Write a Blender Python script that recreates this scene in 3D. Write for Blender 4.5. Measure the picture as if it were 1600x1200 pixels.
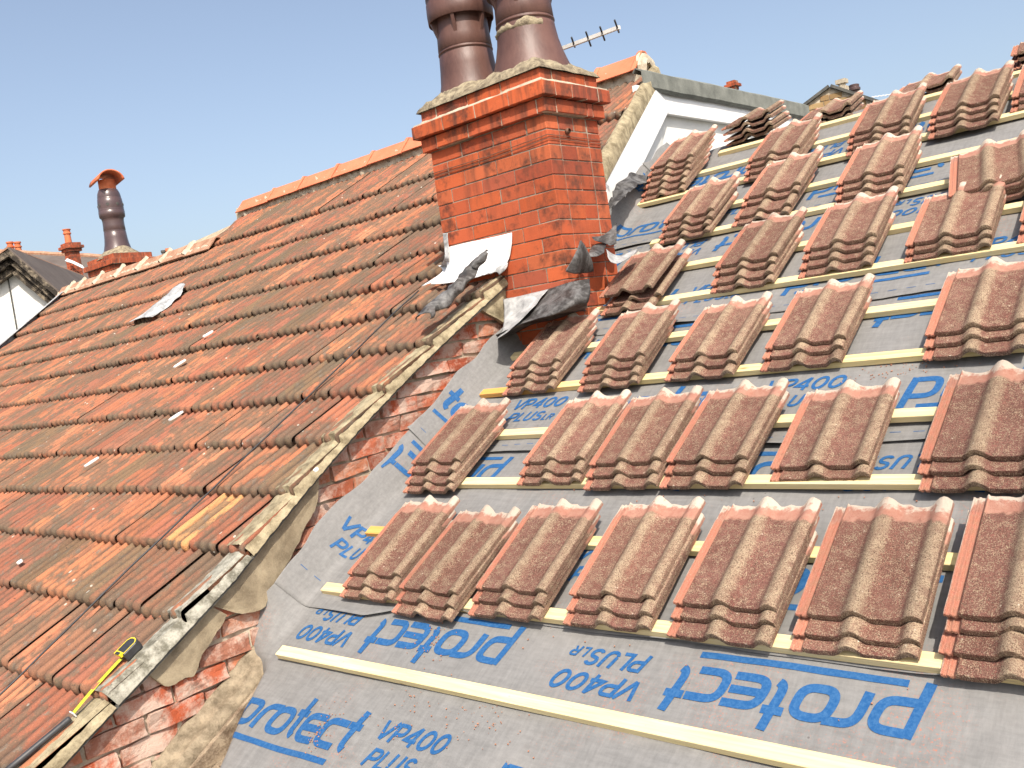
import bpy, bmesh, math, random
from mathutils import Vector, Matrix, noise
from math import sin, cos, pi, radians, atan2, sqrt, asin
R = random.Random(7)
sc = bpy.context.scene
COL = sc.collection
for o in list(bpy.data.objects):
    bpy.data.objects.remove(o)

# ------------------------------------------------------------------ camera
CZ = 6.5                                   # height of the camera above the ground
FPX = 1447.4                               # focal length in pixels of a 1600 px wide frame
ROWS = ((0.74423, 0.652206, -0.144041), (-0.071756, -0.136335, -0.988061), (-0.664057, 0.745681, -0.054665))
cam_d = bpy.data.cameras.new('camera'); cam = bpy.data.objects.new('camera', cam_d); COL.objects.link(cam)
cam_d.sensor_width = 36.0; cam_d.lens = FPX / 1600 * 36.0
cam_d.clip_start = 0.05; cam_d.clip_end = 3000
r_, d_, f_ = [Vector(a) for a in ROWS]
cam.matrix_world = Matrix(((r_.x, -d_.x, -f_.x, 0), (r_.y, -d_.y, -f_.y, 0), (r_.z, -d_.z, -f_.z, CZ), (0, 0, 0, 1)))
sc.camera = cam
# ------------------------------------------------------------------ sky and sun
SUN = Vector((0.51, -0.45, 0.735)).normalized()      # towards the sun
w = bpy.data.worlds.new('World'); sc.world = w; w.use_nodes = True
nt = w.node_tree; nt.nodes.clear()
sky = nt.nodes.new('ShaderNodeTexSky'); sky.sky_type = 'NISHITA'; sky.sun_disc = False
sky.sun_elevation = asin(SUN.z); sky.sun_rotation = atan2(SUN.x, SUN.y)
sky.air_density = 1.0; sky.dust_density = 3.8; sky.ozone_density = 1.2; sky.altitude = 50
bg = nt.nodes.new('ShaderNodeBackground'); bg.inputs[1].default_value = 0.15
wo = nt.nodes.new('ShaderNodeOutputWorld')
hz = nt.nodes.new('ShaderNodeHueSaturation'); hz.inputs['Saturation'].default_value = .84; hz.inputs['Value'].default_value = 1.04
nt.links.new(sky.outputs[0], hz.inputs['Color']); nt.links.new(hz.outputs[0], bg.inputs[0]); nt.links.new(bg.outputs[0], wo.inputs[0])
sl = bpy.data.lights.new('sun', 'SUN'); sl.energy = 4.4; sl.angle = radians(0.5); sl.color = (1.0, 0.93, 0.82)
so = bpy.data.objects.new('sun', sl); COL.objects.link(so)
so.rotation_euler = SUN.to_track_quat('Z', 'Y').to_euler(); so.location = (0, 0, 40)
sc.view_settings.view_transform = 'Standard'; sc.view_settings.look = 'None'
sc.view_settings.exposure = 0.38; sc.view_settings.gamma = 1.0
sc.view_settings.use_curve_mapping = False

# ------------------------------------------------------------------ frames: u along the eaves, v up the slope, n off the slope
PIT = radians(29.4785); H = 1.9404
U = Vector((1, 0, 0)); V = Vector((0, cos(PIT), sin(PIT))); N = Vector((0, -sin(PIT), cos(PIT)))
RP = Matrix(((1, 0, 0, 0), (0, V.y, N.y, -H * N.y), (0, V.z, N.z, -H * N.z + CZ), (0, 0, 0, 1)))
def P(u, v, n=0.0): return RP @ Vector((u, v, n))
def ray(px, py): return (r_ * (px - 800) + d_ * (py - 600) + f_ * FPX)
C0 = Vector((0, 0, CZ))
def onx(px, py, x): d = ray(px, py); return C0 + d * (x / d.x)
def ony(px, py, y): d = ray(px, py); return C0 + d * (y / d.y)
def onn(px, py, n):
    d = ray(px, py); X = d * ((n - H) / N.dot(d)); return Vector((X.x, X.dot(V), n))
def dep(px, py, z): return C0 + ray(px, py) * (z / FPX)
def nz(x, y, z=0.0): return noise.noise(Vector((x, y, z)))

# ------------------------------------------------------------------ object helpers
def link(name, me, parent=None, mat=None, mw=None):
    o = bpy.data.objects.new(name, me); COL.objects.link(o)
    if mat is not None and me is not None: me.materials.append(mat)
    if parent is not None: o.parent = parent
    if mw is not None: o.matrix_world = mw
    return o
def mk(name, vs, fs, mat, parent=None, mw=None, smooth=False, cols=None, solid=0, bevel=0):
    me = bpy.data.meshes.new(name); me.from_pydata([tuple(a) for a in vs], [], fs); me.validate(); me.update()
    if cols is not None:
        at = me.color_attributes.new('Col', 'FLOAT_COLOR', 'POINT')
        flat = []
        for c in cols: flat += [c[0], c[1], c[2], 1.0]
        at.data.foreach_set('color', flat)
    if smooth: me.polygons.foreach_set('use_smooth', [True] * len(me.polygons))
    o = link(name, me, parent, mat, mw)
    if solid:
        m = o.modifiers.new('s', 'SOLIDIFY'); m.thickness = solid; m.offset = -1
    if bevel:
        m = o.modifiers.new('b', 'BEVEL'); m.width = bevel; m.segments = 1; m.limit_method = 'ANGLE'
    return o
def empty(name, loc=(0, 0, 0), mw=None):
    o = bpy.data.objects.new(name, None); COL.objects.link(o); o.empty_display_size = 0.2
    if mw is not None: o.matrix_world = mw
    else: o.location = loc
    return o
def tag(o, label=None, cat=None, group=None, kind=None):
    if label: o['label'] = label
    if cat: o['category'] = cat
    if group: o['group'] = group
    if kind: o['kind'] = kind
    elif cat: o['kind'] = 'thing'
    return o
class MB:
    def __init__(s): s.v = []; s.f = []; s.c = []
    def add(s, vs, fs, c=None):
        k = len(s.v); s.v += [Vector(a) for a in vs]; s.f += [tuple(i + k for i in f) for f in fs]
        s.c += [c or (1, 1, 1)] * len(vs)
    def box(s, x0, x1, y0, y1, z0, z1, c=None, j=0.0, M=None):
        vs = [Vector((x, y, z)) for z in (z0, z1) for y in (y0, y1) for x in (x0, x1)]
        if j: vs = [a + Vector((R.uniform(-j, j), R.uniform(-j, j), R.uniform(-j, j))) for a in vs]
        if M: vs = [M @ a for a in vs]
        s.add(vs, [(0, 2, 3, 1), (4, 5, 7, 6), (0, 1, 5, 4), (2, 6, 7, 3), (0, 4, 6, 2), (1, 3, 7, 5)], c)
    def grid(s, rows, c=None, cs=None, close=False):
        k = len(s.v); n = len(rows[0])
        for r in rows: s.v += [Vector(a) for a in r]
        if cs:
            for r in cs: s.c += list(r)
        else: s.c += [c or (1, 1, 1)] * (n * len(rows))
        for i in range(len(rows) - 1):
            for j in range(n - (0 if close else 1)):
                a = k + i * n + j; b = k + i * n + (j + 1) % n
                s.f.append((a, b, b + n, a + n))
    def lathe(s, prof, c=(0, 0, 0), seg=40, M=None):
        rows = []
        for r, z in prof:
            rr = [Vector((c[0] + r * cos(2 * pi * i / seg), c[1] + r * sin(2 * pi * i / seg), c[2] + z)) for i in range(seg)]
            rows.append([M @ a for a in rr] if M else rr)
        s.grid(rows, close=True)
    def tube(s, pts, r, seg=10, caps=True):
        rows = []; pts = [Vector(p) for p in pts]; up = Vector((0.13, 0.21, 0.97))
        for i, p in enumerate(pts):
            t = (pts[min(i + 1, len(pts) - 1)] - pts[max(i - 1, 0)]).normalized()
            a = t.cross(up).normalized(); b = t.cross(a)
            rr = r[i] if isinstance(r, (list, tuple)) else r
            rows.append([p + (a * cos(2 * pi * k / seg) + b * sin(2 * pi * k / seg)) * rr for k in range(seg)])
        k0 = len(s.v); s.grid(rows, close=True)
        if caps:
            s.f.append(tuple(range(k0, k0 + seg))[::-1]); e = k0 + seg * (len(pts) - 1); s.f.append(tuple(range(e, e + seg)))
    def prism(s, poly, thick, c=None):
        """poly: list of Vectors (one flat outline), thick: Vector offset to the back"""
        n = len(poly); vs = [Vector(p) for p in poly] + [Vector(p) + thick for p in poly]
        s.add(vs, [tuple(range(n)), tuple(range(2 * n - 1, n - 1, -1))] + [(i, i + n, (i + 1) % n + n, (i + 1) % n) for i in range(n)], c)
    def build(s, name, mat, parent=None, mw=None, smooth=False, **k):
        return mk(name, s.v, s.f, mat, parent, mw, smooth, s.c, **k)
def fixnorm(o):
    bm = bmesh.new(); bm.from_mesh(o.data); bmesh.ops.recalc_face_normals(bm, faces=bm.faces); bm.to_mesh(o.data); bm.free(); return o

# ------------------------------------------------------------------ materials
class NT:
    def __init__(s, name):
        s.m = bpy.data.materials.new(name); s.m.use_nodes = True; s.t = s.m.node_tree
        s.b = s.t.nodes['Principled BSDF']
        s.tc = s.t.nodes.new('ShaderNodeTexCoord').outputs['Object']
    def n(s, typ, **k):
        x = s.t.nodes.new(typ)
        for a, b in k.items(): setattr(x, a, b)
        return x
    def L(s, a, b):
        if isinstance(a, (int, float, tuple)):
            if isinstance(a, tuple) and len(a) == 3: a = a + (1,) if b.type == 'RGBA' else a
            b.default_value = a
        else: s.t.links.new(a, b)
    def mapping(s, scale=(1, 1, 1), rot=(0, 0, 0), loc=None, src=None):
        x = s.n('ShaderNodeMapping'); x.inputs['Scale'].default_value = scale; x.inputs['Rotation'].default_value = rot
        s.L(src or s.tc, x.inputs['Vector'])
        if loc is not None: s.L(loc, x.inputs['Location'])
        return x.outputs[0]
    def noise(s, sc_, det=4, rough=.55, src=None, dist=0.0):
        x = s.n('ShaderNodeTexNoise'); x.inputs['Scale'].default_value = sc_; x.inputs['Detail'].default_value = det
        x.inputs['Roughness'].default_value = rough; x.inputs['Distortion'].default_value = dist
        s.L(src or s.tc, x.inputs['Vector']); return x.outputs['Fac']
    def voro(s, sc_, src=None, feat='F1', out='Distance', rnd=1.0):
        x = s.n('ShaderNodeTexVoronoi', feature=feat); x.inputs['Scale'].default_value = sc_
        x.inputs['Randomness'].default_value = rnd
        s.L(src or s.tc, x.inputs['Vector']); return x.outputs[out]
    def ramp(s, fac, a, b, lo=0.0, hi=1.0):
        x = s.n('ShaderNodeMapRange'); x.inputs[1].default_value = a; x.inputs[2].default_value = b
        x.inputs[3].default_value = lo; x.inputs[4].default_value = hi; s.L(fac, x.inputs[0]); return x.outputs[0]
    def math(s, op, a, b=0.0):
        x = s.n('ShaderNodeMath', operation=op); s.L(a, x.inputs[0]); s.L(b, x.inputs[1]); return x.outputs[0]
    def mix(s, fac, a, b, mode='MIX'):
        x = s.n('ShaderNodeMix', data_type='RGBA', blend_type=mode)
        s.L(fac, x.inputs[0]); s.L(a, x.inputs[6]); s.L(b, x.inputs[7]); return x.outputs[2]
    def attr(s):
        x = s.n('ShaderNodeAttribute'); x.attribute_name = 'Col'; return x.outputs['Color']
    def sep(s, c):
        x = s.n('ShaderNodeSeparateColor'); s.L(c, x.inputs[0]); return x.outputs
    def xyz(s, c=None):
        x = s.n('ShaderNodeSeparateXYZ'); s.L(c or s.tc, x.inputs[0]); return x.outputs
    def rand(s): return s.n('ShaderNodeObjectInfo').outputs['Random']
    def randvec(s):
        r = s.rand(); x = s.n('ShaderNodeCombineXYZ')
        s.L(s.math('MULTIPLY', r, 37.0), x.inputs[0]); s.L(s.math('MULTIPLY', r, 91.0), x.inputs[1]); s.L(s.math('MULTIPLY', r, 13.0), x.inputs[2])
        a = s.n('ShaderNodeVectorMath', operation='ADD'); s.L(s.tc, a.inputs[0]); s.L(x.outputs[0], a.inputs[1]); return a.outputs[0]
    def bump(s, h, dist=.003, st=1.0):
        x = s.n('ShaderNodeBump'); x.inputs['Distance'].default_value = dist; x.inputs['Strength'].default_value = st
        s.L(h, x.inputs['Height']); s.L(x.outputs[0], s.b.inputs['Normal']); return x
    def fin(s, col, rough=.85, spec=.3, metal=0.0):
        s.L(col, s.b.inputs['Base Color']); s.L(rough, s.b.inputs['Roughness']); s.L(metal, s.b.inputs['Metallic'])
        s.L(spec, s.b.inputs['Specular IOR Level']); return s.m

def mat_concrete_tile():
    t = NT('granular concrete tile'); v = t.randvec(); z = t.sep(t.attr()); rnd = t.rand()
    big = t.noise(9, 5, .6, v); grain = t.noise(360, 2, .6, v); grain2 = t.noise(230, 2, .6, v); mid = t.noise(38, 5, .65, v)
    base = t.mix(t.ramp(big, .35, .65), (.135, .055, .045), (.205, .092, .075))
    base = t.mix(t.ramp(rnd, 0, 1, 0, .45), base, (.20, .095, .065))
    # pale worn granules, mostly on the rolls
    rollw = t.math('MULTIPLY', z[0], t.ramp(big, .3, .7, .55, 1.0))
    thr = t.math('SUBTRACT', grain, t.math('MULTIPLY', rollw, -.13))
    thr = t.math('ADD', thr, t.math('MULTIPLY', mid, .30))
    red = t.ramp(t.noise(120, 4, .7, v), .56, .64, 0, .7); base = t.mix(red, base, (.33, .13, .10))
    pale = t.ramp(thr, .67, .75, 0, .95)
    c = t.mix(t.math('MULTIPLY', rollw, .62), base, (.25, .185, .125)); c = t.mix(t.math('MULTIPLY', pale, t.ramp(mid, .35, .6, .55, 1.0)), c, (.40, .305, .205))
    dark = t.ramp(t.math('SUBTRACT', grain2, t.math('MULTIPLY', mid, .12)), .36, .31, 0, .8)
    c = t.mix(dark, c, (.075, .04, .03))
    white = t.ramp(t.voro(44, v), .12, .07, 0, 1); c = t.mix(t.math('MULTIPLY', white, t.ramp(mid, .5, .6)), c, (.62, .52, .42))
    # salmon interlock strip, unweathered head band and its lime edge
    lock = t.mix(t.ramp(mid, .35, .65), (.50, .19, .13), (.42, .20, .13))
    lock = t.mix(t.ramp(grain, .55, .7, 0, .5), lock, (.66, .42, .30))
    c = t.mix(z[1], c, lock)
    head = t.mix(t.ramp(mid, .3, .7), (.38, .165, .12), (.46, .26, .19)); head = t.mix(t.ramp(grain, .6, .7, 0, .4), head, (.3, .13, .09))
    hm = t.ramp(t.math('ADD', z[2], t.math('MULTIPLY', t.math('SUBTRACT', mid, .5), .5)), .38, .5)
    c = t.mix(hm, c, head)
    lm = t.ramp(t.math('ADD', z[2], t.math('MULTIPLY', t.math('SUBTRACT', mid, .5), .75)), .80, .93)
    c = t.mix(t.math('MULTIPLY', lm, .9), c, (.56, .48, .39)); hs = t.n('ShaderNodeHueSaturation'); t.L(t.ramp(t.math('FRACT', t.math('MULTIPLY', rnd, 7.0)), 0, 1, .86, 1.12), hs.inputs['Value']); t.L(c, hs.inputs['Color']); c = hs.outputs[0]
    gf_ = t.math('MULTIPLY', t.ramp(t.math('ADD', z[2], t.math('MULTIPLY', t.math('SUBTRACT', mid, .5), .6)), -.12, -.6), t.ramp(grain, .62, .45))
    c = t.mix(t.math('MULTIPLY', gf_, .8), c, (.095, .062, .043))
    t.bump(t.math('ADD', grain, t.math('MULTIPLY', grain2, .8)), .0042, 1.0)
    return t.fin(c, .93, .15)
def mat_clay():
    t = NT('weathered clay tile'); a = t.attr(); v = t.tc
    st = t.mapping((9, 1.6, 9)); streak = t.noise(3.2, 6, .62, st); blot = t.noise(7, 6, .65, t.mapping((1, .55, 1)))
    fine = t.noise(150, 4, .7); mid = t.noise(30, 6, .65, t.mapping((1, .5, 1)))
    c = t.mix(t.ramp(fine, .35, .7, 0, .35), a, t.mix(.5, a, (.62, .20, .07)))
    c = t.mix(t.ramp(streak, .52, .62, 0, .55), c, (.15, .075, .048))
    c = t.mix(t.ramp(t.math('ADD', blot, t.math('MULTIPLY', mid, .35)), .64, .72, 0, .75), c, (.13, .10, .065))
    c = t.mix(t.ramp(mid, .60, .64, 0, .6), c, (.19, .165, .13)); g2 = t.noise(240, 3, .7); c = t.mix(t.ramp(g2, .56, .64, 0, .5), c, (.09, .06, .045)); c = t.mix(t.ramp(g2, .42, .36, 0, .35), c, (.50, .26, .15))
    c = t.mix(t.ramp(t.noise(70, 3, .6), .66, .70, 0, .75), c, (.06, .04, .03))
    c = t.mix(t.ramp(t.math('MULTIPLY', t.ramp(t.voro(22, t.mapping((1, .55, 1))), .16, .08), t.ramp(t.noise(3.3, 2), .54, .6)), .4, .8, 0, .9), c, (.56, .52, .43))
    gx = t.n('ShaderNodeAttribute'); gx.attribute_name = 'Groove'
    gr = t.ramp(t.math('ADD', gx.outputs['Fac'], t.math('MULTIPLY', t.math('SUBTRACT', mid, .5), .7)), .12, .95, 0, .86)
    c = t.mix(gr, c, (.060, .038, .027))  # channel tone mixes dirt and painted rib shade
    hs = t.n('ShaderNodeHueSaturation'); hs.inputs['Saturation'].default_value = .92; hs.inputs['Value'].default_value = .90; t.L(c, hs.inputs['Color']); c = hs.outputs[0]
    t.bump(t.math('ADD', t.math('MULTIPLY', mid, 1.0), t.math('MULTIPLY', fine, .5)), .004, .8)
    return t.fin(c, .86, .25)
def mat_simple(name, c1, c2, sc1=8, fine=120, bd=.002, rough=.85, spec=.3, metal=0.0, stretch=(1, 1, 1), lo=.35, hi=.65, st=.7):
    t = NT(name); s = t.mapping(stretch)
    a = t.noise(sc1, 6, .62, s); b = t.noise(fine, 4, .7, s)
    c = t.mix(t.ramp(t.math('ADD', t.math('MULTIPLY', a, .75), t.math('MULTIPLY', b, .25)), lo, hi), c1, c2)
    t.bump(t.math('ADD', a, t.math('MULTIPLY', b, .5)), bd, st)
    return t.fin(c, rough, spec, metal)
def mat_brick(name, soot=0.0, lime=0.0, bump=.0015, pit=.2):
    t = NT(name); a = t.attr(); n1 = t.noise(5, 6, .65); n2 = t.noise(26, 6, .7); n3 = t.noise(160, 3, .7)
    c = t.mix(t.ramp(n2, .5, .72, 0, .35), a, (.30, .075, .028)); c = t.mix(t.ramp(n3, .55, .7, 0, .25), c, (.72, .24, .10))
    if soot:
        s = t.math('ADD', n1, t.math('MULTIPLY', n2, .45))
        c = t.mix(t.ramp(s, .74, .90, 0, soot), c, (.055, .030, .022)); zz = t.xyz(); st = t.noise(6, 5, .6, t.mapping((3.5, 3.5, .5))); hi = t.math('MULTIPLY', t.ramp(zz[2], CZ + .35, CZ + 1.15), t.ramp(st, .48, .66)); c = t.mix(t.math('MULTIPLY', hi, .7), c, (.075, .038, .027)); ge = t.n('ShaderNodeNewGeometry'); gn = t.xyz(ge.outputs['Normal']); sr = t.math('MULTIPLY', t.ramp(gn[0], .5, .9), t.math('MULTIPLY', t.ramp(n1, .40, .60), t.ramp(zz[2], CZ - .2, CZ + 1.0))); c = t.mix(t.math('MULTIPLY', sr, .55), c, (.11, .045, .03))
    if lime:
        s = t.math('ADD', t.math('MULTIPLY', n1, .6), t.math('MULTIPLY', t.noise(13, 7, .75), .6))
        c = t.mix(t.ramp(s, .54, .68, 0, lime), c, (.56, .40, .32))
        s = t.noise(8, 6, .7, t.mapping((1, 1, 1), loc=(3, 5, 7)))
        c = t.mix(t.ramp(s, .58, .70, 0, .7), c, (.10, .07, .05))
    t.bump(t.math('ADD', n2, t.math('MULTIPLY', n3, pit)), bump, .8)
    return t.fin(c, .82, .3)
def mat_timber(name, c1, c2):
    t = NT(name); v = t.randvec(); s = t.mapping((1.2, 28, 28), src=v)
    g = t.noise(3, 6, .6, s, .6); k = t.noise(2.2, 3, .6, v); kn = t.voro(3.0, t.mapping((1, 3, 3), src=v))
    c = t.mix(t.ramp(g, .35, .68), c1, c2); c = t.mix(t.ramp(k, .5, .75, 0, .5), c, (.62, .50, .26))
    c = t.mix(t.ramp(kn, .09, .03, 0, .8), c, (.26, .13, .05))
    c = t.mix(t.ramp(t.noise(60, 4, .7, v), .66, .74, 0, .5), c, (.30, .22, .12))
    t.bump(g, .0015, .6); return t.fin(c, .8, .25)
def mat_membrane():
    t = NT('grey breather membrane'); n1 = t.noise(2.3, 6, .6); f1 = t.noise(60, 5, .7, t.mapping((1, .18, 1), (0, 0, .7))); f2 = t.noise(60, 5, .7, t.mapping((.2, 1, 1), (0, 0, .5)))
    fib = t.math('ADD', f1, f2)
    c = t.mix(t.ramp(fib, .75, 1.3), (.165, .161, .156), (.230, .224, .217))
    c = t.mix(t.ramp(n1, .5, .75, 0, .35), c, (.29, .27, .25))
    dust = t.math('MULTIPLY', t.ramp(t.noise(1.7, 3, .6, t.mapping((1, 1, 1), loc=(4, 2, 0))), .55, .66), t.ramp(t.noise(150, 4, .75), .56, .66))
    c = t.mix(dust, c, (.44, .15, .085))
    spots = t.ramp(t.voro(9), .035, .02); c = t.mix(t.math('MULTIPLY', spots, .7), c, (.10, .085, .08))
    t.bump(t.math('ADD', t.math('MULTIPLY', fib, .25), t.noise(14, 5, .6)), .006, .45)
    return t.fin(c, .72, .3)
def mat_ink():
    t = NT('blue print'); f = t.noise(90, 5, .75)
    c = t.mix(t.ramp(f, .42, .75), (.012, .08, .225), (.05, .145, .30))
    t.bump(f, .001, .4); return t.fin(c, .65, .3)
def mat_lead(name='sheet lead', dark=(.040, .036, .034), lite=(.27, .265, .26), lo=.45, hi=.72):
    t = NT(name); n1 = t.noise(9, 7, .7, dist=.8); n2 = t.noise(40, 5, .7)
    c = t.mix(t.ramp(t.math('ADD', t.math('MULTIPLY', n1, .7), t.math('MULTIPLY', n2, .3)), lo, hi), dark, lite)
    t.bump(t.math('ADD', n1, t.math('MULTIPLY', n2, .4)), .006, .6)
    return t.fin(c, .62, .4, .1)

M_TILE = mat_concrete_tile(); M_CLAY = mat_clay(); M_MEM = mat_membrane(); M_INK = mat_ink()
M_BAT = mat_timber('fresh sawn batten', (.70, .57, .29), (.82, .71, .43))
M_BAT3 = mat_timber('yellow sawn batten', (.62, .49, .25), (.76, .63, .37))
M_BAT2 = mat_timber('batten stained orange at one end', (.62, .49, .22), (.76, .63, .34))
_b = M_BAT2.node_tree; _p = _b.nodes['Principled BSDF']; _l = _p.inputs['Base Color'].links[0].from_socket
_t = _b.nodes.new('ShaderNodeTexCoord'); _x = _b.nodes.new('ShaderNodeSeparateXYZ'); _m = _b.nodes.new('ShaderNodeMapRange'); _c = _b.nodes.new('ShaderNodeMix'); _c.data_type = 'RGBA'; _c.blend_type = 'MULTIPLY'
_b.links.new(_t.outputs['Object'], _x.inputs[0]); _b.links.new(_x.outputs[0], _m.inputs[0]); _m.inputs[1].default_value = .75; _m.inputs[2].default_value = .25; _m.inputs[3].default_value = 0; _m.inputs[4].default_value = 1
_b.links.new(_m.outputs[0], _c.inputs[0]); _b.links.new(_l, _c.inputs[6]); _c.inputs[7].default_value = (1, .62, .35, 1); _b.links.new(_c.outputs[2], _p.inputs['Base Color'])
M_BRICK = mat_brick('smooth red engineering brick', soot=.8)
M_OLDBR = mat_brick('old rough brick', soot=0, lime=1.0, bump=.008, pit=.5)
M_MORT = mat_simple('lime mortar', (.33, .27, .19), (.56, .49, .38), 14, 130, .006)
M_JOINT = mat_simple('dark joint mortar', (.12, .09, .065), (.38, .31, .24), 9, 130, .004)
M_VERGE = mat_simple('sandy verge mortar', (.17, .135, .08), (.40, .335, .215), 16, 150, .010, lo=.38, hi=.60)
M_VERGEG = mat_simple('lichened verge mortar', (.13, .12, .09), (.37, .35, .29), 16, 120, .009, lo=.42, hi=.58)
M_VERGEG2 = mat_simple('dirty bedding mortar', (.13, .10, .065), (.36, .29, .20), 17, 120, .02, lo=.36, hi=.62)
M_FLAUN = mat_simple('lichened flaunching', (.14, .11, .075), (.36, .30, .20), 22, 120, .012, lo=.4, hi=.6)
M_POT = mat_simple('glazed brown stoneware', (.075, .034, .027), (.145, .072, .056), 7, 60, .003, .48, .5, stretch=(1, 1, .4))
M_POTB = mat_simple('dark glazed stoneware', (.065, .04, .04), (.10, .062, .06), 5, 60, .002, .3, .6)
M_TERRA = mat_simple('terracotta', (.50, .12, .05), (.62, .20, .09), 6, 90, .002)
M_RIDGE = mat_simple('salmon clay ridge', (.58, .155, .075), (.66, .22, .12), 4, 90, .002)
M_OLDR = mat_simple('weathered ridge', (.30, .15, .09), (.44, .26, .17), 9, 90, .004, lo=.4, hi=.6)
M_VERGE2 = mat_simple('smooth sandy render', (.20, .155, .10), (.37, .30, .20), 9, 150, .006, lo=.38, hi=.6)
M_CRUMB = mat_simple('brick crumbs', (.34, .14, .08), (.42, .22, .14), 40, 90, .001)
M_SLATE = mat_simple('thin grey undercloak', (.05, .05, .048), (.12, .115, .10), 10, 80, .003)
M_LEAD = mat_lead(); M_LEADB = mat_lead('pale oxidised lead', (.17, .17, .17), (.52, .52, .51), .35, .60)
M_WHITEL = mat_simple('white coated flashing', (.74, .73, .71), (.84, .83, .82), 5, 50, .003, .5, .5)
M_WHITE = mat_simple('white gloss paint', (.78, .77, .75), (.85, .845, .83), 2.5, 60, .001, .45, .4)
M_RENDER = mat_simple('white painted render', (.70, .69, .65), (.82, .81, .77), 2.5, 70, .004)
M_FELT = mat_simple('grey mineral felt', (.12, .125, .11), (.24, .245, .215), 6, 90, .004)
M_DUSTW = mat_simple('dusty old timber', (.30, .225, .14), (.50, .41, .29), 7, 90, .006, stretch=(3, .6, 3))
M_RUBBLE = mat_simple('crumbled rubble', (.15, .105, .07), (.38, .30, .21), 14, 110, .015, lo=.4, hi=.6)
M_BROWNR = mat_simple('brown slate roof', (.105, .082, .07), (.165, .135, .115), 1.2, 9, .02)
M_BARGE = mat_simple('mossy dark verge', (.035, .028, .022), (.26, .21, .15), 9, 40, .02, lo=.47, hi=.62)
M_YEL = mat_simple('yellow plastic', (.75, .56, .02), (.85, .66, .04), 9, 60, .0005, .45, .5)
M_BLADE = mat_simple('yellow green steel blade', (.42, .46, .02), (.62, .62, .05), 60, 190, .0005, .45, .5)
M_BLK = mat_simple('black rubber', (.018, .018, .02), (.05, .05, .053), 9, 60, .001, .5, .5)
M_STEEL = mat_simple('bare aluminium', (.62, .60, .57), (.78, .76, .73), 9, 60, .0005, .45, .5, .1)
M_WIRE = mat_simple('rusty wire', (.10, .05, .03), (.22, .12, .08), 9, 60, .0005, .6, .5)
M_GROUND = mat_simple('ground', (.09, .09, .07), (.16, .15, .12), .3, 8, .02)
M_WALLR = mat_simple('pebbledash wall', (.36, .33, .28), (.48, .45, .40), 2, 60, .01)

# ================================================================== SETTING
mb = MB(); mb.box(-300, 300, -300, 300, -.2, 0); tag(mb.build('ground', M_GROUND), kind='structure')

# ================================================================== NEIGHBOUR'S HOUSE (left, clay tiled)
NL = .36                                  # how far its tiles lie above the stripped slope
def bow(v): return .115 * sin(pi * (v - 1.25) / 2.25) if 1.25 < v < 3.5 else 0.0
def uver(v): return -3.30 - bow(v) if v < 4.35 else -3.30 - (v - 4.35) * .262
def ulef(v):
    if v > 5.88: return -9.37 - (v - 5.87) * .75
    return -13.36 + (5.85 - v) * .62
house = empty('neighbour_house', (-7, 3.5, 0))
tag(house, "neighbour's house with a mossy orange clay tiled roof and rough brick party wall", 'house')
def hp(o): o.parent = house; o.matrix_parent_inverse = house.matrix_world.inverted(); return o
bpy.context.view_layer.update()
HINV = Matrix.Translation((7, -3.5, 0))
def hbuild(mb, name, mat, plane=False, **k):
    o = mb.build(name, mat, **k); o.parent = house; o.matrix_parent_inverse = HINV
    if plane: o.matrix_basis = RP
    return o
# -- the tile field: every tile modelled, one mesh
TW = .228; TL = .345; GA = .345
PAL = [(.38, .125, .06), (.41, .145, .07), (.34, .108, .056), (.29, .098, .06), (.42, .155, .065), (.26, .095, .062), (.36, .12, .052), (.24, .115, .07), (.44, .165, .08), (.15, .11, .07), (.28, .11, .07), (.34, .13, .065), (.32, .10, .056), (.20, .105, .07)]
mb = MB(); aux = []
SL = [i / 33 for i in range(34)]
NS = len(SL) - 1
def prof(s):
    # two rounded rolls and a flat channel per tile
    q = (s * 3) % 1.0; rw = (1.0, .86, .95)[min(2, int(s * 3))]
    h = .022 * math.exp(-(abs(q - .5) / .29) ** 3.2) * rw
    h += .004 * math.exp(-(min(q, 1 - q) / .07) ** 2)
    if s > .95: h += .006
    if s < .03: h -= .008
    return h
COURSES = [-.72, -.37, -.02, .323, .656, 1.035, 1.385, 1.735, 2.09, 2.46, 2.85, 3.27, 3.69, 4.10, 4.61, 5.14, 5.81, 6.87]
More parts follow.
